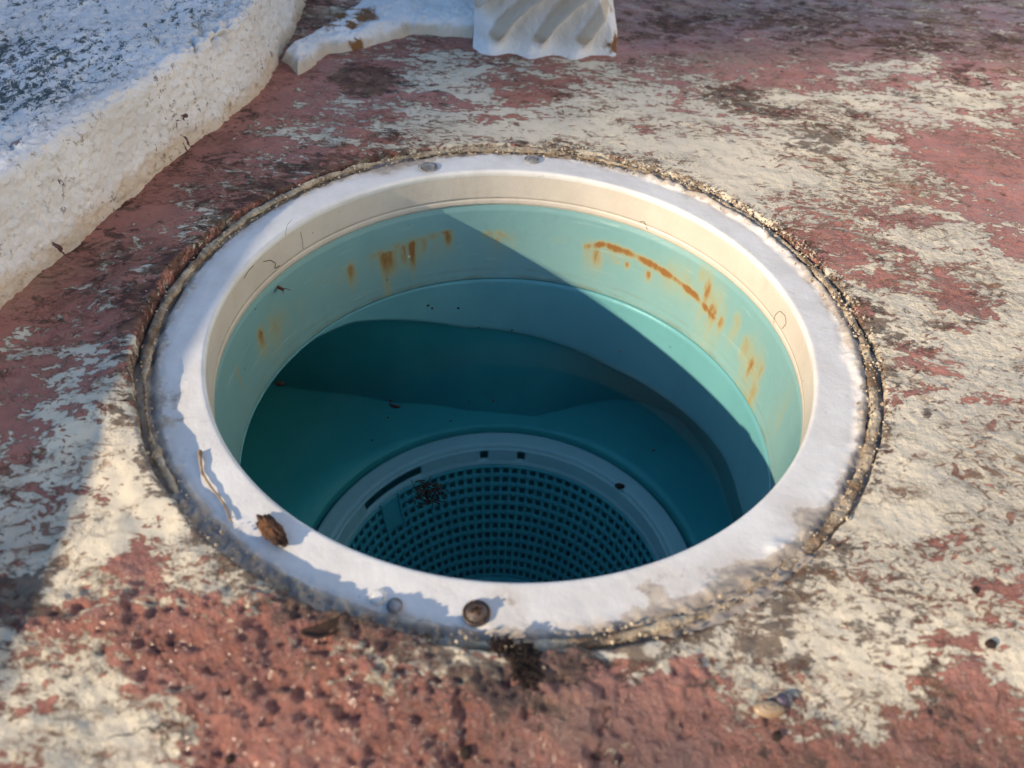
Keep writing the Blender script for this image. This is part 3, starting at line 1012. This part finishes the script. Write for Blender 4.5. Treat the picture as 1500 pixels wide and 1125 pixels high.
# ================================================================== curb on the upper left
CH = 0.30
ns = 520
sl = np.concatenate([np.linspace(-4.2, -0.62, 60, endpoint=False), np.linspace(-0.6, 3.2, 520), np.linspace(3.25, 4.6, 30)])
ns = len(sl)
RA = 0.035
pv = [(0.0, -0.10)] + [(0.03 * t, (CH - RA) * t) for t in np.linspace(0, 1, 40)]
for t in np.linspace(0, math.pi / 2, 14)[1:]:
    pv.append((0.03 + RA * (1 - math.cos(t)), CH - RA + RA * math.sin(t)))
pv += [(0.03 + RA + d, CH) for d in np.cumsum(np.concatenate([np.full(90, 0.011), np.geomspace(0.02, 0.3, 14)]))]
pv = np.array(pv)
tn = np.gradient(pv, axis=0)
tn /= np.linalg.norm(tn, axis=1)[:, None]
Sg, D = np.meshgrid(sl, pv[:, 0], indexing='ij')
Zc = np.broadcast_to(pv[:, 1], D.shape).copy()
ND = np.broadcast_to(-tn[:, 1], D.shape)      # outward normal: across the curb, and up
NU = np.broadcast_to(tn[:, 0], D.shape)
a0 = math.atan2(CDIR[1], CDIR[0])
PB = np.array(gp(388, 122)); PC = np.array(gp(440, 0)); SB = float((PB - BASE0) @ CDIR)
a1 = math.atan2(*(PC - PB)[::-1])
angs = a0 + (a1 - a0) * sstep(SB - 0.10, SB + 0.12, sl)
ds = np.diff(sl, prepend=sl[0])
i0 = int(np.argmin(np.abs(sl)))
bx = np.cumsum(np.cos(angs) * ds); by = np.cumsum(np.sin(angs) * ds)
bx += BASE0[0] + CDIR[0] * sl[i0] - bx[i0]; by += BASE0[1] + CDIR[1] * sl[i0] - by[i0]
NX = np.broadcast_to((-np.sin(angs))[:, None], D.shape); NY = np.broadcast_to(np.cos(angs)[:, None], D.shape)
X = bx[:, None] + NX * D
Y = by[:, None] + NY * D
V = np.stack([X, Y, Zc], -1)
facew = sstep(0.22, 0.06, D) * sstep(-0.05, 0.0, Zc)
topw = 1 - facew
n1 = fbm(V, 2.3, 3, 0.5, 101)
n2 = fbm(V, 8.0, 4, 0.6, 102)
n3 = fbm(V, 24.0, 4, 0.65, 103)
n4 = fbm(V, 60.0, 3, 0.6, 104)
crk = -sstep(0.10, 0.0, np.abs(fbm(V * np.array([1, 1, 0.35]), 4.5, 4, 0.6, 107))) * sstep(0.0, 0.35, fbm(V, 2.0, 2, 0.5, 108))
am = 0.9 - 0.25 * facew + 0.25 * sstep(0.10, 0.03, np.abs(D - 0.04))
nz = am * (0.020 * n1 + 0.008 * n2 + 0.009 * n3 + 0.011 * n4) + 0.045 * crk * facew
nz = nz * sstep(-0.06, 0.02, Zc)
V[..., 0] += NX * ND * nz
V[..., 1] += NY * ND * nz
V[..., 2] += NU * nz
low = sstep(0.16, 0.0, Zc) * facew
stain = np.zeros(low.shape)
me = make_mesh("curb", V, grid_quads(ns, len(pv), False, True), attrs=dict(low=low, face=facew, top=sstep(0.05, 0.20, D + 0.05 * n2), stain=stain))
curb = link("concrete_curb", me, CURB)
tag(curb, "rough white rendered curb with black speckled top along the deck's far left edge", "curb")

# ================================================================== plaster ledge and ribbed ornament foot at the top


def in_poly(x, y, poly):
    c = np.zeros(x.shape, bool)
    n = len(poly)
    for i in range(n):
        x1, y1 = poly[i]
        x2, y2 = poly[(i + 1) % n]
        cond = ((y1 > y) != (y2 > y)) & (x < (x2 - x1) * (y - y1) / (y2 - y1 + 1e-12) + x1)
        c ^= cond
    return c


def dist_poly(x, y, poly):
    d = np.full(x.shape, 1e9)
    n = len(poly)
    for i in range(n):
        a = np.array(poly[i]); b = np.array(poly[(i + 1) % n])
        ab = b - a
        t = np.clip(((x - a[0]) * ab[0] + (y - a[1]) * ab[1]) / (ab @ ab), 0, 1)
        d = np.minimum(d, np.hypot(x - a[0] - t * ab[0], y - a[1] - t * ab[1]))
    return d


def mound(name, poly, heightf, nx, ny, mat, edge, attrf=None, seed=0):
    """a solid raised patch: the polygon is its outline, its sides drop to just below the deck"""
    P = np.array(poly)
    xs = np.linspace(P[:, 0].min() - 0.03, P[:, 0].max() + 0.03, nx)
    ys = np.linspace(P[:, 1].min() - 0.03, P[:, 1].max() + 0.03, ny)
    X, Y = np.meshgrid(xs, ys, indexing='ij')
    Q = xyz(X, Y, 0)
    Xw = X + 0.035 * fbm(Q, 7.0, 4, 0.6, seed + 1)
    Yw = Y + 0.035 * fbm(Q, 7.0, 4, 0.6, seed + 2)
    ins = in_poly(Xw, Yw, poly)
    d = dist_poly(Xw, Yw, poly) * np.where(ins, 1, -1)
    t = np.clip(d / edge, 0, 1)
    prof = np.sqrt(np.clip(1 - (1 - t) ** 2, 0, 1))
    H = heightf(X, Y, d)
    Z = -0.06 + (H + 0.06) * prof
    keepv = d > -0.02
    keep = keepv[:-1, :-1] | keepv[1:, :-1] | keepv[1:, 1:] | keepv[:-1, 1:]
    V = np.stack([X, Y, Z], -1)
    at = dict(low=sstep(0.09, 0.02, Z), face=0 * Z, top=0 * Z, stain=0 * Z)
    if attrf:
        at.update(attrf(X, Y, Z, d))
    q = grid_quads(nx, ny, False, False, keep)
    return link(name, make_mesh(name, V, q, attrs=at), mat)


led = [gp(408, 82), gp(436, 104), gp(452, 96), gp(486, 74), (gp(545, 62)), gp(602, 45), gp(690, 50), gp(712, 44), (-0.10, 2.75), (-0.45, 2.9), gp(600, -60), gp(525, 0), gp(468, 40)]


def led_h(X, Y, d):
    P = xyz(X, Y, 0)
    return 0.07 + 0.02 * fbm(P, 5.0, 3, 0.5, 114) + 0.06 * sstep(0.0, 0.3, d) * (0.4 + fbm(P, 3.0, 3, 0.5, 111)) + 0.018 * fbm(P, 10.0, 4, 0.6, 112) + 0.006 * fbm(P, 34.0, 3, 0.6, 113)


def led_at(X, Y, Z, d):
    st = np.zeros(X.shape)
    for (u, v, s) in [(512, 8, .06), (498, 26, .05), (540, 12, .04), (612, 34, .025), (520, 40, .02)]:
        p = unproj(u, v, 0.1)
        st += np.exp(-((X - p[0]) ** 2 + (Y - p[1]) ** 2) / (2 * s * s))
    return dict(stain=st)


o = mound("plaster_ledge", led, led_h, 300, 300, PLASTER, 0.075, led_at, 200)
tag(o, "low lumpy white plaster ledge with rust brown stain between the curb and the ribbed ornament", "plaster ledge")

FX0, FX1 = gp(698, 70)[0], gp(903, 97)[0]
FY = 1.80
orn = [gp(697, 66), gp(705, 76), gp(735, 80), gp(775, 85), gp(830, 88), gp(878, 92), gp(901, 98), gp(915, 55, .1), (FX1 + 0.02, 2.30), (FX1 - 0.1, 2.9), (FX0 - 0.02, 2.9), (FX0 - 0.03, 2.2)]
PITCH = 0.185
nx, nz_ = 300, 260
tz = np.concatenate([np.linspace(-0.05, 0.55, 220), np.linspace(0.57, 1.3, 40)])
xl = FX0 - 0.02 + 0 * tz
xr = FX1 + 0.012 - 0.15 * sstep(0.06, 0.40, tz)
TX, TZ = np.meshgrid(np.linspace(0, 1, nx), tz, indexing='ij')
OX = xl[None, :] + (xr - xl)[None, :] * TX
zz = np.clip(TZ, 0, None)
cx = 3.0 * np.clip(zz - 0.035, 0, None) ** 1.9
uc = (OX - (-0.075) - cx) / PITCH
fr = uc - np.floor(uc)
ramp = np.where(fr < 0.74, 0.15 + 0.85 * (fr / 0.74) ** 1.5, 1 - 0.85 * sstep(0.74, 0.98, fr))
edgew = sstep(0.0, 0.06, TX) * sstep(1.0, 0.95, TX)
PO = np.stack([OX, 0 * OX + 1.8, TZ], -1)
rel = 0.165 * ramp * sstep(0.015, 0.13, zz) * (0.35 + 0.65 * edgew)
OY = 1.885 - 0.105 * np.exp(-zz / 0.055) + 0.16 * zz - rel - 0.075 * (np.sqrt(np.clip(1 - (2 * TX - 1) ** 2, 0, 1)) - 0.6)
OY -= 0.02 * np.sin(2 * math.pi * (fr - 0.3)) * sstep(0.10, 0.0, zz)
OY += 0.014 * fbm(PO, 8.0, 3, 0.6, 121) + 0.004 * fbm(PO, 36.0, 3, 0.6, 122)
crest = 1.25 * np.exp(-((fr - 0.64) / 0.20) ** 2) * sstep(0.03, 0.10, zz) + 0.35 * sstep(0.12, 0.25, zz)
stn = 0.6 * np.exp(-((OX - FX1) ** 2 + (TZ - 0.05) ** 2) / (2 * 0.04 ** 2)) + 0.35 * np.exp(-((TX - 1) / 0.03) ** 2)
front = np.stack([OX, OY, TZ], -1)
# sides and back close the block: one more row on each side, running back
backy = 2.45
L0 = np.stack([front[0, :, 0], np.full(nz_, backy), tz], -1)
R0 = np.stack([front[-1, :, 0], np.full(nz_, backy), tz], -1)
allv = np.concatenate([L0[None], front, R0[None]], 0)
pad = lambda a: np.concatenate([a[:1] * 0, a, a[-1:] * 0], 0)
at = dict(low=pad(np.clip(0.95 * crest + 0.5 * sstep(0.03, 0.0, TZ), 0, 1.2)), stain=pad(stn), face=pad(0 * TX), top=pad(0 * TX))
qd = grid_quads(nx + 2, nz_, True, True)
top_i = len(allv.reshape(-1, 3))
me = make_mesh("ornament_foot", allv, qd, attrs=at)
o = link("ornament_foot", me, PLASTER)
o2 = o
tag(o, "weathered white ornament foot with curved shell-like ribs standing on the deck beyond the skimmer", "ornament")
capv = [tuple(allv[i, -1]) for i in list(range(0, nx + 2, 6)) + [nx + 1]]
link("ornament_top", make_mesh("ornament_top", capv, None, [list(range(len(capv)))[::-1]], False), PLASTER, o)

# ================================================================== debris


def place_blob(name, u, v, z, sx, sy, sz, rot, mat, label, cat, rough=0.3, freq=2.4, seed=1, group=None, n=26, flat=0.5):
    p = unproj(u, v, z)
    V, polys = blob((sx, sy, sz), n, rough, freq, seed, flat)
    c, s = math.cos(R_(rot)), math.sin(R_(rot))
    V = V @ np.array([[c, s, 0], [-s, c, 0], [0, 0, 1]])
    V[:, 2] -= V[:, 2].min()
    o = link(name, make_mesh(name, V, None, polys), mat, None, (p[0], p[1], z))
    return tag(o, label, cat, group)


place_blob("bark_flake", 400, 782, 0.0, 0.050, 0.021, 0.017, -46, BARK, "rust brown flake of bark lying on the white collar", "bark flake", 0.5, 3.0, 3, n=40, flat=0.6)
zt = float(deck_z(*unproj(768, 975, 0.03)[:2])[0])


def ground(u, v):
    """the spot of the deck's own surface seen at a pixel"""
    z = 0.02
    for _ in range(8):
        p = unproj(u, v, z)
        z = 0.5 * z + 0.5 * float(deck_z(p[0], p[1])[0])
    return np.array([p[0], p[1], z])


def moss(u, v, sx, sy, rot, n, seed, label):
    rg = np.random.RandomState(seed)
    p = ground(u, v)
    V, polys = [], []
    c_, s_ = math.cos(R_(rot)), math.sin(R_(rot))
    for i in range(n):
        a, q_ = rg.rand() * 6.283, rg.rand() ** 0.6
        lx, ly = sx * q_ * math.cos(a), sy * q_ * math.sin(a)
        x, y = p[0] + lx * c_ - ly * s_, p[1] + lx * s_ + ly * c_
        z = float(deck_z(x, y)[0]) + 0.001 + 0.003 * (1 - q_) * rg.rand()
        d = rg.normal(0, 1, 3) * np.array([0.007, 0.007, 0.0015])
        c = np.array([x, y, z])
        v1, p1 = tube([c - d, c + rg.normal(0, 0.001, 3), c + d], 0.0010 + 0.0016 * rg.rand(), 4)
        b = len(V)
        V += v1.tolist()
        polys += [[b + k for k in f] for f in p1]
    return tag(link("moss_clump", make_mesh("moss_clump", V, None, polys), DARK), label, "moss clump")


moss(768, 972, 0.027, 0.042, 15, 300, 5, "large dark brown dry moss patch on the paint in front of the collar")
moss(735, 945, 0.022, 0.010, 20, 90, 6, "smaller dark moss patch tucked against the collar's front edge")

# curled leaf
p = ground(480, 926)
zl = p[2]
nu, nv = 26, 9
U, Vv = np.meshgrid(np.linspace(-1, 1, nu), np.linspace(-1, 1, nv), indexing='ij')
w = 0.012 * (1 - U ** 2) ** 0.6 + 0.002
X = 0.048 * U
Y = 0.014 * (U ** 2) + Vv * w
Z = 0.006 + 0.55 * w * Vv ** 2 + 0.006 * U ** 2 + 0.002 * fbm(xyz(X, Y), 60.0, 2, 0.5, 5)
ca, sa = math.cos(R_(28)), math.sin(R_(28))
me = make_mesh("curled_leaf", np.stack([X * ca - Y * sa, X * sa + Y * ca, Z], -1), grid_quads(nu, nv))
o = link("curled_leaf", me, LEAF, None, (p[0], p[1], zl))
md = o.modifiers.new("thick", 'SOLIDIFY'); md.thickness = 0.003 * S
tag(o, "curled dark brown dry leaf lying by the collar's near left edge", "leaf")

# shell
p = ground(1135, 1040)
zs = p[2]
sh = thing("seashell", "tiny cream and dark shell on red paint near the bottom right", "shell", (p[0], p[1], zs + 0.001))
nu, nv = 40, 14
T, F = np.meshgrid(np.linspace(0, 2 * math.pi, nu, endpoint=False), np.linspace(0.0, 1.0, nv), indexing='ij')
rad = np.sin(F * math.pi / 2)
X = 0.031 * rad * np.cos(T)
Y = 0.017 * rad * np.sin(T)
Z = 0.015 * np.cos(F * math.pi / 2) * (1 + 0.10 * np.sin(F * 22)) 
link("shell_valve", make_mesh("shell_valve", np.stack([X - 0.012, Y, Z], -1), grid_quads(nu, nv, True, True)), SHELL, sh)
V, polys = blob((0.013, 0.012, 0.012), 22, 0.25, 2.0, 9, 0.4)
link("shell_hinge", make_mesh("shell_hinge", V + np.array([0.016, 0.018, 0.006]), None, polys), SHELLD, sh)
for (u, v, sz, lab) in [(1450, 945, .012, "small black pebble on the peeling paint at the far right"), (338, 1113, .010, "tiny dark pebble on lumpy red paint at the very bottom left"),
                        (682, 1104, .014, "dark pebble on red paint at the bottom middle"), (1137, 1080, .011, "dark pebble just below the cream shell"), (1428, 866, .009, "black pebble on pale paint above the red patch on the right")]:
    z = float(ground(u, v)[2])
    place_blob("pebble", u, v, z - 0.003, sz, sz * 0.8, sz * 0.8, u % 90, DARK, lab, "pebble", 0.25, 1.8, int(u), "dark pebbles on the deck", 18, 0.5)

# root strand on the collar
pp = [unproj(u, v, 0.003) for u, v in [(292,662),(293,672),(296,690),(304,706),(318,724),(328,738),(334,752),(338,764)]]
ts = np.linspace(0, len(pp) - 1, 40)
pp = np.array([[np.interp(t, range(len(pp)), [q_[i] for q_ in pp]) for i in range(3)] for t in ts])
pp += 0.0025 * np.stack([fbm(pp, 40, 2, 0.5, s) for s in (1, 2, 3)], -1)
V, polys = tube(pp, 0.0026 + 0.0038 * np.exp(-np.linspace(0, 6, 40)), 7)
tag(link("root_strand", make_mesh("root_strand", V, None, polys), ROOT), "thin tan root strand lying on the shaded left side of the collar", "root")


# hairs stuck to the collar wall
def hair(px, label, rad=0.0007, mat=DARK, name="hair", group="hairs stuck to the collar wall"):
    pts = []
    for u, v in px:
        a, z = oncyl(u, v, 0.833)
        pts.append((0.8325 * math.cos(a), 0.8325 * math.sin(a), z))
    ts = np.linspace(0, len(pts) - 1, 6 * len(pts))
    P = np.array([[np.interp(t, range(len(pts)), [q_[i] for q_ in pts]) for i in range(3)] for t in ts])
    for _ in range(3):
        P[1:-1] = (P[:-2] + P[1:-1] * 2 + P[2:]) / 4
    V, polys = tube(P, rad, 5)
    return tag(link(name, make_mesh(name, V, None, polys), mat), label, "hair", group)


hair([(937, 325), (943, 324), (946, 330), (948, 336)], "short hooked hair on the collar wall above the rust arc")
hair([(1133, 474), (1135, 462), (1142, 455), (1150, 462), (1152, 474), (1145, 482)], "looped fine hair on the sunlit right collar wall", 0.0005)
hair([(386, 383), (396, 381), (404, 385), (402, 394), (410, 389)], "dark looped hair on the left collar wall", 0.0009)
hair([(418, 345), (420, 330), (427, 322)], "straight thin hair on the left collar wall below the rim", 0.0005)
hair([(444, 365), (443, 352), (440, 340)], "upright thin hair on the left collar wall beside the straight one", 0.0005)
hair([(357, 408), (365, 395), (372, 388)], "slanting thin hair low on the far left collar wall", 0.0005)

# insect husk on the throat's top edge
a, z = oncyl(408, 421, 0.835)
ins = thing("insect_husk", "reddish dead insect clinging to the aqua throat's upper left edge", "insect", (0.83 * math.cos(a), 0.83 * math.sin(a), z))
V, polys = blob((0.022, 0.006, 0.005), 18, 0.15, 2.0, 3)
ca, sa = math.cos(R_(-35)), math.sin(R_(-35))
Rm = np.array([[ca, sa, 0], [-sa, ca, 0], [0, 0, 1]])
link("insect_body", make_mesh("insect_body", V @ Rm, None, polys), INSECT, ins)
for k, (dx, dy, dz) in enumerate([(0.03, -0.005, -0.004), (0.012, -0.012, -0.012), (-0.012, -0.012, -0.008)]):
    V, polys = tube([(dx * .3, dy * .1, 0), (dx * .8, dy, 0.002), (dx * 1.2, dy * 1.2, dz)], 0.0012, 5)
    link("insect_leg", make_mesh("insect_leg", V, None, polys), INSECT, ins)

# floating bits
p = unproj(578, 595, WZ)
tw = thing("floating_twig", "short dark twig with a knob floating on the teal water", "twig", (p[0], p[1], WZ + 0.003))
V, polys = tube([(-0.018, 0.006, 0), (-0.008, -0.002, 0.001), (0.006, -0.006, 0.001), (0.020, -0.004, 0)], [0.003, 0.0055, 0.006, 0.003], 8)
link("stem", make_mesh("stem", V, None, polys), DARK, tw)
V, polys = blob((0.005, 0.006, 0.004), 12, 0.2, 2.0, 4)
link("knob", make_mesh("knob", V + np.array([-0.015, 0.022, 0.0]), None, polys), DARK, tw)

V, polys = [], []
for i in range(70):
    c = rng.normal(0, 1, 3) * np.array([0.026, 0.020, 0.006])
    d = rng.normal(0, 1, 3) * np.array([0.014, 0.014, 0.006])
    v1, p1 = tube([c - d, c + rng.normal(0, 0.003, 3), c + d], 0.0010 + 0.0014 * rng.rand(), 4)
    b = len(V)
    V += v1.tolist()
    polys += [[b + k for k in f] for f in p1]
p = unproj(628, 724, WZ)
o = link("weed_tuft", make_mesh("weed_tuft", V, None, polys), DARK, None, (p[0], p[1], WZ + 0.004))
tag(o, "tangled dark reddish weed tuft floating above the left of the strainer basket", "weed tuft")

SPK = [(410,563,.016,"largest dark speck floating against the left throat wall"),(627,448,.007,"left one of two close dark specks floating by the far wall"),(633,452,.006,"right one of two close dark specks floating by the far wall"),(671,452,.006,"lone dark speck floating by the far wall"),
       (701,480,.004,"tiny speck floating between the far wall and the dark band"),(750,484,.005,"speck floating at the middle of the dark band's upper edge"),(909,515,.004,"tiny speck floating next to the sunlit strip"),
       (568,612,.005,"speck floating just below the dark twig"),(660,617,.004,"speck floating above the basket rim"),(723,587,.006,"speck floating over the middle of the well"),
       (687,588,.004,"tiny speck left of the middle speck"),(545,645,.004,"speck floating above the basket's handle slot"),(957,660,.005,"speck floating right of the basket rim")]
for i, (u, v, s, lab) in enumerate(SPK):
    place_blob("floating_speck", u, v, WZ + 0.0005, s, s * 0.7, s * 0.45, (i * 47) % 180, DARK, lab, "speck", 0.35, 2.2, 30 + i, "specks floating on the water", 14, 0.6)
p = unproj(907, 713, -1.30)
V, polys = blob((0.022, 0.016, 0.006), 18, 0.3, 2.0, 77, 0.5)
o = link("leaf_chip", make_mesh("leaf_chip", V, None, polys), BARK, None, (p[0], p[1], -1.295))
tag(o, "small brown leaf chip lying on the pale basket rim", "leaf chip")

# ================================================================== unseen casters added to the left, outside the picture, that shade the far left


def box_mesh(name, x0, x1, y0, y1, z0, z1):
    V = [(x, y, z) for z in (z0, z1) for x, y in ((x0, y0), (x1, y0), (x1, y1), (x0, y1))]
    return make_mesh(name, V, None, [(0, 3, 2, 1), (4, 5, 6, 7), (0, 1, 5, 4), (1, 2, 6, 5), (2, 3, 7, 6), (3, 0, 4, 7)], False)


TAN = math.tan(R_(SUN_EL))
UX, UY = math.cos(R_(SUN_AZ)), math.sin(R_(SUN_AZ))
# an unseen step, added so its top edge throws the sharp shadow line down the left of the deck
SH = 1.0
e0 = np.array([-0.977, -0.983]); e1 = np.array([-0.921, -0.422])
ed = (e1 - e0) / np.linalg.norm(e1 - e0)
en = np.array([-ed[1], ed[0]])
back = -np.array([UX, UY]) * (SH - 0.03) / TAN
step = thing("shadow_step", "unseen raised step added left of the picture to cast the sharp shadow line", "step", tuple(e0 + back) + (0.0,))
ns_ = 160
tt = np.linspace(-14, 14, ns_)
V, polys = [], []
for t in tt:
    wv = 0.02 * float(fbm(np.array([[t, 0.3, 0.7]]), 3.0, 3, 0.5, 9)[0])
    b = ed * t
    for dn, zz in ((0.03, -0.05), (0.0 + wv * 0.3, SH - 0.03), (0.02 + wv * 0.3, SH + wv * 0.35), (9.0, SH), (9.0, -0.05)):
        V.append((b[0] + en[0] * dn, b[1] + en[1] * dn, zz))
for i in range(ns_ - 1):
    for kk in range(4):
        polys.append((i * 5 + kk, (i + 1) * 5 + kk, (i + 1) * 5 + kk + 1, i * 5 + kk + 1))
polys += [(0, 1, 2, 3, 4), tuple((ns_ - 1) * 5 + kk for kk in (4, 3, 2, 1, 0))]
link("step_block", make_mesh("step_block", V, None, polys, False), HOUSE, step)

# an unseen house, put in 14 m off; its corner throws the soft shadow edge across the far deck
HD = 14.0 / S
c0 = np.array([-0.30, 0.85]) - np.array([UX, UY]) * HD
house = thing("house", "plain pale two storey house, unseen, added on the sunny side to cast shade", "house", (c0[0], c0[1], 0.0))
house.rotation_euler = (0, 0, R_(SUN_AZ))
m = 1.0 / S
link("wall", box_mesh("wall", -7 * m, 0.0, 0.0, 11 * m, -0.3, 6.6 * m), HOUSE, house)
rv = [(-7.2 * m, 0.0, 6.6 * m), (0.0, 0.0, 6.6 * m), (0.0, 11.2 * m, 6.6 * m), (-7.2 * m, 11.2 * m, 6.6 * m), (-3.6 * m, 2 * m, 8.3 * m), (-3.6 * m, 9 * m, 8.3 * m)]
link("roof", make_mesh("roof", [(x, y, z + 0.02) for x, y, z in rv], None, [(0, 3, 2, 1), (0, 1, 4), (1, 2, 5, 4), (2, 3, 5), (3, 0, 4, 5)], False), TILE, house)
for yy in (2.0, 5.2, 8.4):
    for zz in (1.0, 4.0):
        f = link("window", box_mesh("window", 0.02, 0.10 * m, yy * m, (yy + 1.2) * m, zz * m, (zz + 1.4) * m), COLLAR, house)
        link("pane", box_mesh("pane", 0.06 * m, 0.104 * m, (yy + 0.1) * m, (yy + 1.1) * m, (zz + 0.1) * m, (zz + 1.3) * m), GLASS, f)

# an unseen white wall, added as a reflector, 3 m off on the right, outside the picture: it stands in full sun and throws warm light back on the shaded faces
gw = tag(thing("bounce_wall", "unseen tall white wall added on the far right to bounce warm sun onto shaded faces", "wall", (3.0 / S, -1.0 / S, 0.0)), kind="thing")
link("wall_body", box_mesh("wall_body", 0.0, 0.25 * m, -5.0 * m, 4.0 * m, -0.3, 3.2 * m), WHITE, gw)
link("coping", box_mesh("coping", -0.04 * m, 0.29 * m, -5.03 * m, 4.03 * m, 3.2 * m + 0.02, 3.28 * m), TILE, gw)
